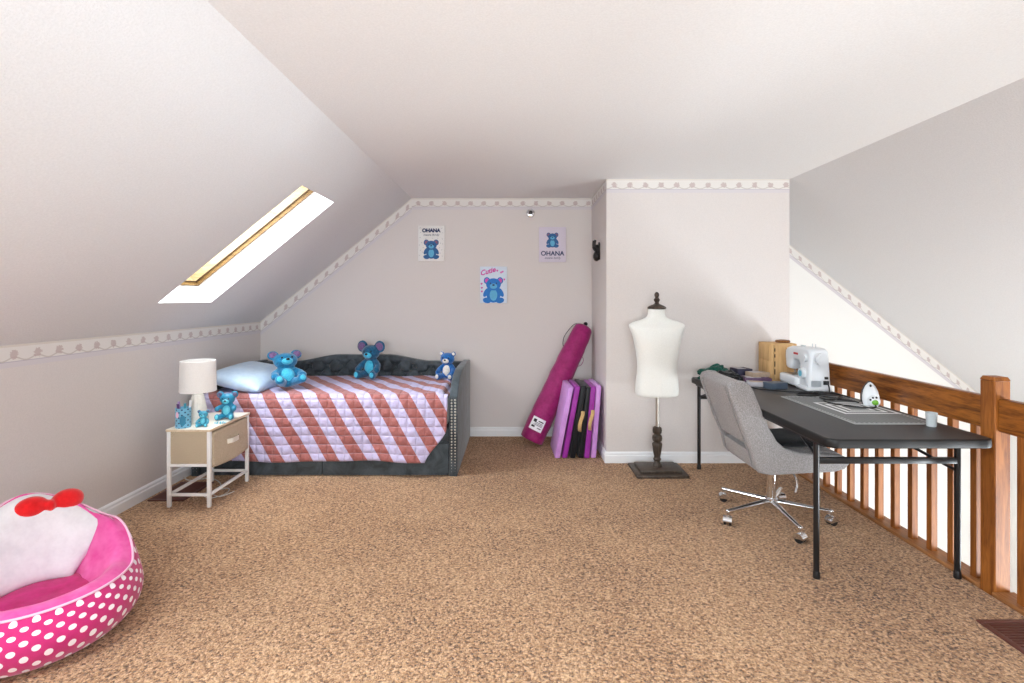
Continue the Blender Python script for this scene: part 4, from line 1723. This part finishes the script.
# flat packets
PK = [('navy packet with white edge lying by the wall beside the tan drawer box', 1.765, 4.06, .06, .06, 0, .088, 8, 'navycard'),
      ('plum pattern packet at the bottom of the pile beside the black cloth', 1.80, 3.90, .095, .075, 0, .045, -6, 'plum'),
      ('tan packet on top of the plum packet', 1.83, 3.925, .07, .05, .045, .033, 10, 'tancard'),
      ('long pale grey packet in front of the plum packet', 1.765, 3.752, .085, .040, 0, .032, -20, 'greycard'),
      ('slate blue tin nearest to the sewing machine', 1.83, 3.655, .065, .042, 0, .042, 14, 'blue_tin')]
for (lab, x, y, w, l, z0, th, rz_, mk) in PK:
    t = thing('packet' if mk != 'blue_tin' else 'tin', lab, 'packet' if mk != 'blue_tin' else 'tin', (x, y, Z + z0), R(rz_))
    obj('body', box(-w, w, -l, l, 0, th, bev=.003), M[mk], t)
    bm = bmesh.new()
    if mk == 'blue_tin':
        bx(bm, -w - .002, w + .002, -l - .002, l + .002, th * .72, th + .002, .003)
        obj('lid', bm, M['blue_tin'], t)
    else:
        bx(bm, -w * .8, w * .3, -l * .75, l * .75, th, th + .0006)
        obj('printed_panel', bm, M['tancard' if mk == 'greycard' else 'greycard'], t)

# cutting mat
MX0, MY0, MW, ML = 1.708, 2.612, .41, .73
bm = bmesh.new()
bx(bm, 0, MW, 0, ML, 0, .003)
uvl = bm.loops.layers.uv.verify()
for f in bm.faces:
    for lp in f.loops:
        lp[uvl].uv = (lp.vert.co.x, lp.vert.co.y)
cm = obj('cutting_mat', bm, M['matgrid'], smooth=False)
cm.location = (MX0, MY0, Z)
tag(cm, 'grey cutting mat with nested white squares on the black table', 'cutting mat')
bm = bmesh.new()
for k, w in ((0, .155), (1, .113), (2, .071)):
    a = w - .019
    cx, cy = .248, .378
    for (x0, x1, y0, y1) in ((-w, w, -w, -a), (-w, w, a, w), (-w, -a, -a, a), (a, w, -a, a)):
        quad(bm, [(cx + x0, cy + y0, .0034), (cx + x1, cy + y0, .0034), (cx + x1, cy + y1, .0034), (cx + x0, cy + y1, .0034)])
obj('printed_squares', bm, M['whiteprint'], cm, smooth=False)

# mini iron standing on its heel
t = thing('craft_iron', 'small white craft iron with green button standing on the cutting mat edge', 'iron', (2.095, 3.06, Z + .003), R(-22))
bm = bmesh.new()
IP = [(.0, .0), (.034, .0), (.040, .006), (.044, .03), (.043, .055), (.037, .085), (.025, .112), (.010, .130), (.001, .134)]
lathe(bm, IP, 32, (0, 0), 1, .72, cap=False)
for v in bm.verts:
    if v.co.y > .012:
        v.co.y = .012 + (v.co.y - .012) * .25
    v.co.y += (v.co.z / .134) * .020
obj('shell', bm, M['machine'], t, angle=60)
bm = bmesh.new()
extrude(bm, [(-.041, .0), (.041, .0), (.046, .03), (.045, .058), (.038, .09), (.024, .118), (.006, .138), (-.006, .138), (-.024, .118), (-.038, .09), (-.045, .058), (-.046, .03)], 'Y', .018, .026, .001)
for v in bm.verts:
    v.co.y += (v.co.z / .134) * .014
obj('soleplate', bm, M['black_plastic'], t)
bm = bmesh.new()
ball(bm, (.008, -.030, .030), (.032, .022, .034))
hp = obj('heel_grip', bm, M['machine'], t)
bm = bmesh.new()
ball(bm, (.010, -.048, .026), (.017, .008, .016), u=18, v=10)
obj('button', bm, M['greenplastic'], hp)
bm = bmesh.new()
for (x, z) in ((.0, .052), (.017, .054), (-.012, .040)):
    ball(bm, (x, -.044, z), (.006, .006, .006), u=10, v=8)
ball(bm, (-.006, -.018, .118), (.006, .006, .008), u=10, v=8)
obj('indicator_dots', bm, M['black_plastic'], t)

# frosted cup
bm = bmesh.new()
lathe(bm, [(.0, .0), (.019, .0), (.0205, .003), (.0245, .066), (.0255, .068), (.0235, .068), (.0195, .006), (.0, .005)], 28, cap=False)
o = obj('plastic_cup', bm, M['frost'])
o.location = (2.062, 2.575, Z)
tag(o, 'tiny frosted plastic cup on the near end of the black table', 'cup')

# cables
def cord(pts, label, r=.0042):
    bm = bmesh.new()
    tube(bm, smooth_path([(x, y, z) for x, y, z in pts], 8), r, 8)
    o = obj('power_cord', bm, M['black_plastic'], angle=0)
    return tag(o, label, 'cord', None)


zc = Z + .0045
cord([(2.10, 3.505, Z + .06), (2.10, 3.48, Z + .045), (2.08, 3.45, zc), (1.99, 3.42, zc), (1.93, 3.45, zc), (1.87, 3.44, zc), (1.84, 3.37, zc), (1.90, 3.33, zc + .004), (1.97, 3.37, zc + .004), (1.96, 3.43, zc + .01), (1.86, 3.50, zc), (1.76, 3.56, zc), (1.70, 3.60, zc), (1.66, 3.68, zc)],
     'black power cord looping from the sewing machine towards the tin')
zc2 = Z + .0085
cord([(2.095, 3.025, Z + .02), (2.07, 2.985, zc2), (2.02, 2.97, zc2), (1.94, 3.02, zc2), (1.88, 3.12, zc2), (1.90, 3.20, zc2), (1.97, 3.22, zc2), (2.03, 3.16, zc2 + .003), (2.06, 3.12, zc2), (2.04, 3.21, zc2), (1.97, 3.30, zc2), (1.90, 3.24, zc2 + .006), (1.93, 3.16, zc2 + .006), (2.02, 3.24, zc2 + .01), (2.09, 3.33, zc), (2.12, 3.40, zc)],
     'black iron cord tangled across the cutting mat')
cord([(2.11, 3.45, zc), (2.06, 3.41, zc + .008), (2.0, 3.36, zc + .010), (1.95, 3.40, zc + .010), (2.01, 3.45, zc + .008), (2.08, 3.36, zc + .010), (2.12, 3.29, zc)],
     'short black cord curled at the foot of the sewing machine', .0038)

# ------------------------------------------------------------------ wall pieces
def text_mesh(body, size, shear=0, bold=0):
    cu = bpy.data.curves.new('lettering', 'FONT')
    cu.body = body
    cu.size = size
    cu.shear = shear
    cu.offset = bold
    cu.align_x = 'CENTER'
    cu.align_y = 'CENTER'
    o = bpy.data.objects.new('lettering', cu)
    C.objects.link(o)
    dg = bpy.context.evaluated_depsgraph_get()
    me = bpy.data.meshes.new_from_object(o.evaluated_get(dg))
    bpy.data.objects.remove(o)
    bpy.data.curves.remove(cu)
    return me


def canvas(px0, px1, py0, py1, label, m, words, motif):
    Yc = YB - .026
    x0, x1 = (px0 - CX) / F * Yc, (px1 - CX) / F * Yc
    z1, z0 = H - (py0 - CY) / F * Yc, H - (py1 - CY) / F * Yc
    w, h = x1 - x0, z1 - z0
    t = thing('canvas_print', label, 'picture', ((x0 + x1) / 2, YB, (z0 + z1) / 2), group='canvas prints on the wall')
    obj('canvas', box(-w / 2, w / 2, -.026, -.001, -h / 2, h / 2, bev=.003), m, t)
    layer = [0]

    def ell(bm, cx, cz, rx, rz_, rot=0, mi=0):
        layer[0] += 1
        n = 28
        vs = []
        for k in range(n):
            a = 2 * PI * k / n
            ex, ez = rx * math.cos(a), rz_ * math.sin(a)
            vs.append(bm.verts.new(((cx + ex * math.cos(rot) - ez * math.sin(rot)) * w, -.0265 - layer[0] * .00012, cz * h + (ex * math.sin(rot) + ez * math.cos(rot)) * w)))
        bm.faces.new(vs).material_index = mi
    bm = bmesh.new()
    mats = motif(ell, bm)
    obj('printed_figure', bm, mats, t, smooth=False)
    for (body, size, cx, cz, mk, shear, bold, rot) in words:
        me = text_mesh(body, size * w, shear, bold * w)
        me.materials.append(M[mk])
        o = bpy.data.objects.new('lettering', me)
        C.objects.link(o)
        o.parent = t
        o.location = (cx * w, -.0285, cz * h)
        o.rotation_euler = (R(90), -rot, 0)
    return t


def bear_print(cols, cz, k, ears):
    def f(ell, bm):
        for s in (-1, 1):
            ell(bm, s * .20 * k, cz + .175 * k, .095 * k * ears, .105 * k * ears, 0, 0)
            ell(bm, s * .20 * k, cz + .175 * k, .06 * k * ears, .068 * k * ears, 0, 2)
        ell(bm, 0, cz - .15 * k, .21 * k, .23 * k, 0, 0)
        for s in (-1, 1):
            ell(bm, s * .2 * k, cz - .27 * k, .125 * k, .085 * k, s * .2, 0)
            ell(bm, s * .22 * k, cz - .09 * k, .07 * k, .15 * k, s * .5, 0)
        ell(bm, 0, cz - .15 * k, .115 * k, .17 * k, 0, 1)
        ell(bm, 0, cz + .09 * k, .225 * k, .185 * k, 0, 0)
        ell(bm, 0, cz + .05 * k, .11 * k, .08 * k, 0, 1)
        ell(bm, 0, cz + .075 * k, .04 * k, .028 * k, 0, 3)
        for s in (-1, 1):
            ell(bm, s * .09 * k, cz + .115 * k, .02 * k, .024 * k, 0, 3)
        return cols
    return f


def confetti(base, mk, spots):
    def f(ell, bm):
        cols = base(ell, bm)
        for (x, z, a) in spots:
            ell(bm, x, z, .026, .008, a, len(cols))
        return cols + [M[mk]]
    return f


sp1 = [(x, z, random.uniform(0, 3)) for (x, z) in ((-.42, .43), (-.40, .30), (.40, .42), (.42, .29), (-.42, .16), (-.2, .13), (.05, .14), (.25, .14), (.42, .12), (-.44, -.05), (.43, -.02), (-.40, -.2), (.40, -.19), (-.3, -.12), (.31, -.13), (-.44, -.34), (.42, -.36), (-.33, -.25), (.33, -.28), (-.36, .02), (.36, .0))]
canvas(418, 444.5, 225.5, 261, 'white canvas reading OHANA above a blue bear, nearest the sloped ceiling', M['canvaswhite'],
       [('OHANA', .185, .0, .355, 'inkblue', 0, .012, 0), ('means family', .115, .0, .235, 'inkblue', .25, .0, 0)],
       confetti(bear_print([M['printblue'], M['printsky'], M['printmauve'], M['inkblue']], -.14, .92, 1.15), 'printgrey', sp1))
hearts = [(.14, .39, 0), (.28, .34, 0), (.34, .36, .8), (.40, .15, 0), (-.44, .03, 0), (-.43, -.08, 0), (-.43, -.18, 0)]


def heart_print(base):
    def f(ell, bm):
        cols = base(ell, bm)
        for (x, z, a) in hearts:
            for s in (-1, 1):
                ell(bm, x + s * .017, z + .006, .022, .022, 0, len(cols))
            ell(bm, x, z - .008, .026, .026, 0, len(cols))
            ell(bm, x, z - .022, .012, .020, 0, len(cols))
        return cols + [M['printpink']]
    return f


canvas(480, 507, 266.5, 303, 'ice blue canvas with pink Cutie lettering, lowest of the three', M['canvasice'],
       [('Cutie', .26, -.22, .36, 'printpink', .35, .008, R(16))],
       heart_print(bear_print([M['printroyal'], M['printsky'], M['printpink'], M['inkblue']], -.10, 1.22, 1.0)))
canvas(539, 566, 227, 262, 'pale lilac canvas reading OHANA below a blue bear, under the round sprinkler', M['canvaslilac'],
       [('OHANA', .235, .0, -.26, 'inkblue', 0, .006, 0), ('means family', .115, .0, -.385, 'inkblue', .3, .0, 0)],
       bear_print([M['printblue'], M['printsky'], M['printmauve'], M['inkblue']], .15, .72, 1.1))

# round chrome sprinkler above the lilac canvas
sx, sz = (530.5 - CX) / F * YB, H - (213.5 - CY) / F * YB
t = thing('fire_sprinkler', 'small round chrome fire sprinkler high on the back wall', 'sprinkler', (sx, YB, sz))
bm = bmesh.new()
lathe(bm, [(.0, 0), (.044, 0), (.044, .004), (.036, .018), (.024, .022), (.016, .022)], 28)
for v in bm.verts:
    v.co = Vector((v.co.x, -v.co.z, v.co.y))
obj('escutcheon', bm, M['chrome'], t)
bm = bmesh.new()
cyl(bm, (0, -.018, 0), (0, -.05, 0), .009, 14)
for s in (-1, 1):
    tube(bm, [(s * .009, -.035, 0), (s * .016, -.055, 0), (0, -.072, 0)], .003, 6)
cyl(bm, (0, -.072, 0), (0, -.075, 0), .017, 16)
obj('nozzle', bm, M['darkbronze'], t)

# dark hook on the return of the wall
HYk = 4.60
hz = H - (250 - CY) / F * HYk
t = thing('wall_hook', 'small dark pronged hook on the narrow return wall', 'hook', (BX0, HYk, hz))
bm = bmesh.new()
extrude(bm, [(-.018, -.085), (.018, -.085), (.026, -.06), (.022, .0), (.030, .05), (.0, .07), (-.030, .05), (-.022, .0), (-.026, -.06)], 'X', -.012, -.001, .003)
obj('back_plate', bm, M['darkbronze'], t)
for s in (-1, 0, 1):
    bm = bmesh.new()
    tube(bm, smooth_path([(-.010, s * .012, -.02), (-.035, s * .022, .0), (-.050, s * .034, .035), (-.046, s * .040, .085 if s else .07)], 6), [.015] * 6 + [.014] * 6 + [.011] * 7, 10)
    obj('prong', bm, M['darkbronze'], t)
bm = bmesh.new()
ball(bm, (-.030, 0, -.055), (.030, .045, .045))
ball(bm, (-.024, 0, .0), (.022, .034, .05))
obj('knob', bm, M['darkbronze'], t)

# ------------------------------------------------------------------ light
def area(name, loc, direction, sx, sy, power, col=(1, 1, 1), spread=180):
    l = bpy.data.lights.new(name, 'AREA')
    l.shape = 'RECTANGLE'
    l.size, l.size_y = sx, sy
    l.energy = power
    l.color = col
    l.spread = R(spread)
    o = bpy.data.objects.new(name, l)
    C.objects.link(o)
    o.location = loc
    o.rotation_euler = Vector(direction).to_track_quat('-Z', 'Y').to_euler()
    return o


area('daylight_skylight', sky_c[0] + NL * .10, -NL, .42, .9, 32, (.91, .96, 1.0), 135)
area('daylight_skylight', sky_c[1] + NL * .03, -NL, .58, 1.1, 88, (.90, .955, 1.0), 130)
area('gable_fill', ((GX0 + GX1) / 2, YF - .1, (GZ0 + GZ1) / 2), (0, 1, 0), GX1 - GX0, GZ1 - GZ0, 140, (.90, .955, 1.0))  # added fill at the invented gable window behind the camera
area('daylight_stair_window', (XS + .1, (WY0 + WY1) / 2, (WZ0 + WZ1) / 2), (-1, .3, .1), WY1 - WY0, WZ1 - WZ0, 430, (.88, .95, 1.0))
area('room_fill', (-.7, -1.7, 1.5), (.15, 1, .5), .8, .8, 30, (.90, .955, 1.0), 130)  # unseen fill lamp added behind the camera to even out the room
w = bpy.data.worlds.new('sky')
sc.world = w
w.use_nodes = True
wn = w.node_tree
bg = wn.nodes['Background']
st = wn.nodes.new('ShaderNodeTexSky')
st.sky_type = 'HOSEK_WILKIE'
st.sun_direction = Vector((-.3, -.2, .9)).normalized()
st.turbidity = 4
wn.links.new(st.outputs[0], bg.inputs[0])
bg.inputs[1].default_value = .6

# ------------------------------------------------------------------ camera
cam = bpy.data.cameras.new('camera')
co = bpy.data.objects.new('camera', cam)
C.objects.link(co)
co.location = (0, 0, H)
co.rotation_euler = (R(90), 0, 0)
cam.sensor_fit = 'HORIZONTAL'
cam.sensor_width = 36
cam.lens = F / 1024 * 36
cam.shift_x = -(CX - 512) / 1024
cam.shift_y = -(341.5 - CY) / 1024
cam.clip_start = .05
sc.camera = co
sc.view_settings.view_transform = 'Standard'
sc.view_settings.look = 'None'
sc.view_settings.gamma = 1
sc.view_settings.use_curve_mapping = False
sc.view_settings.exposure = 0.1
sc.cycles.use_denoising = True
sc.cycles.max_bounces = 10
sc.cycles.diffuse_bounces = 6
sc.cycles.sample_clamp_indirect = 6
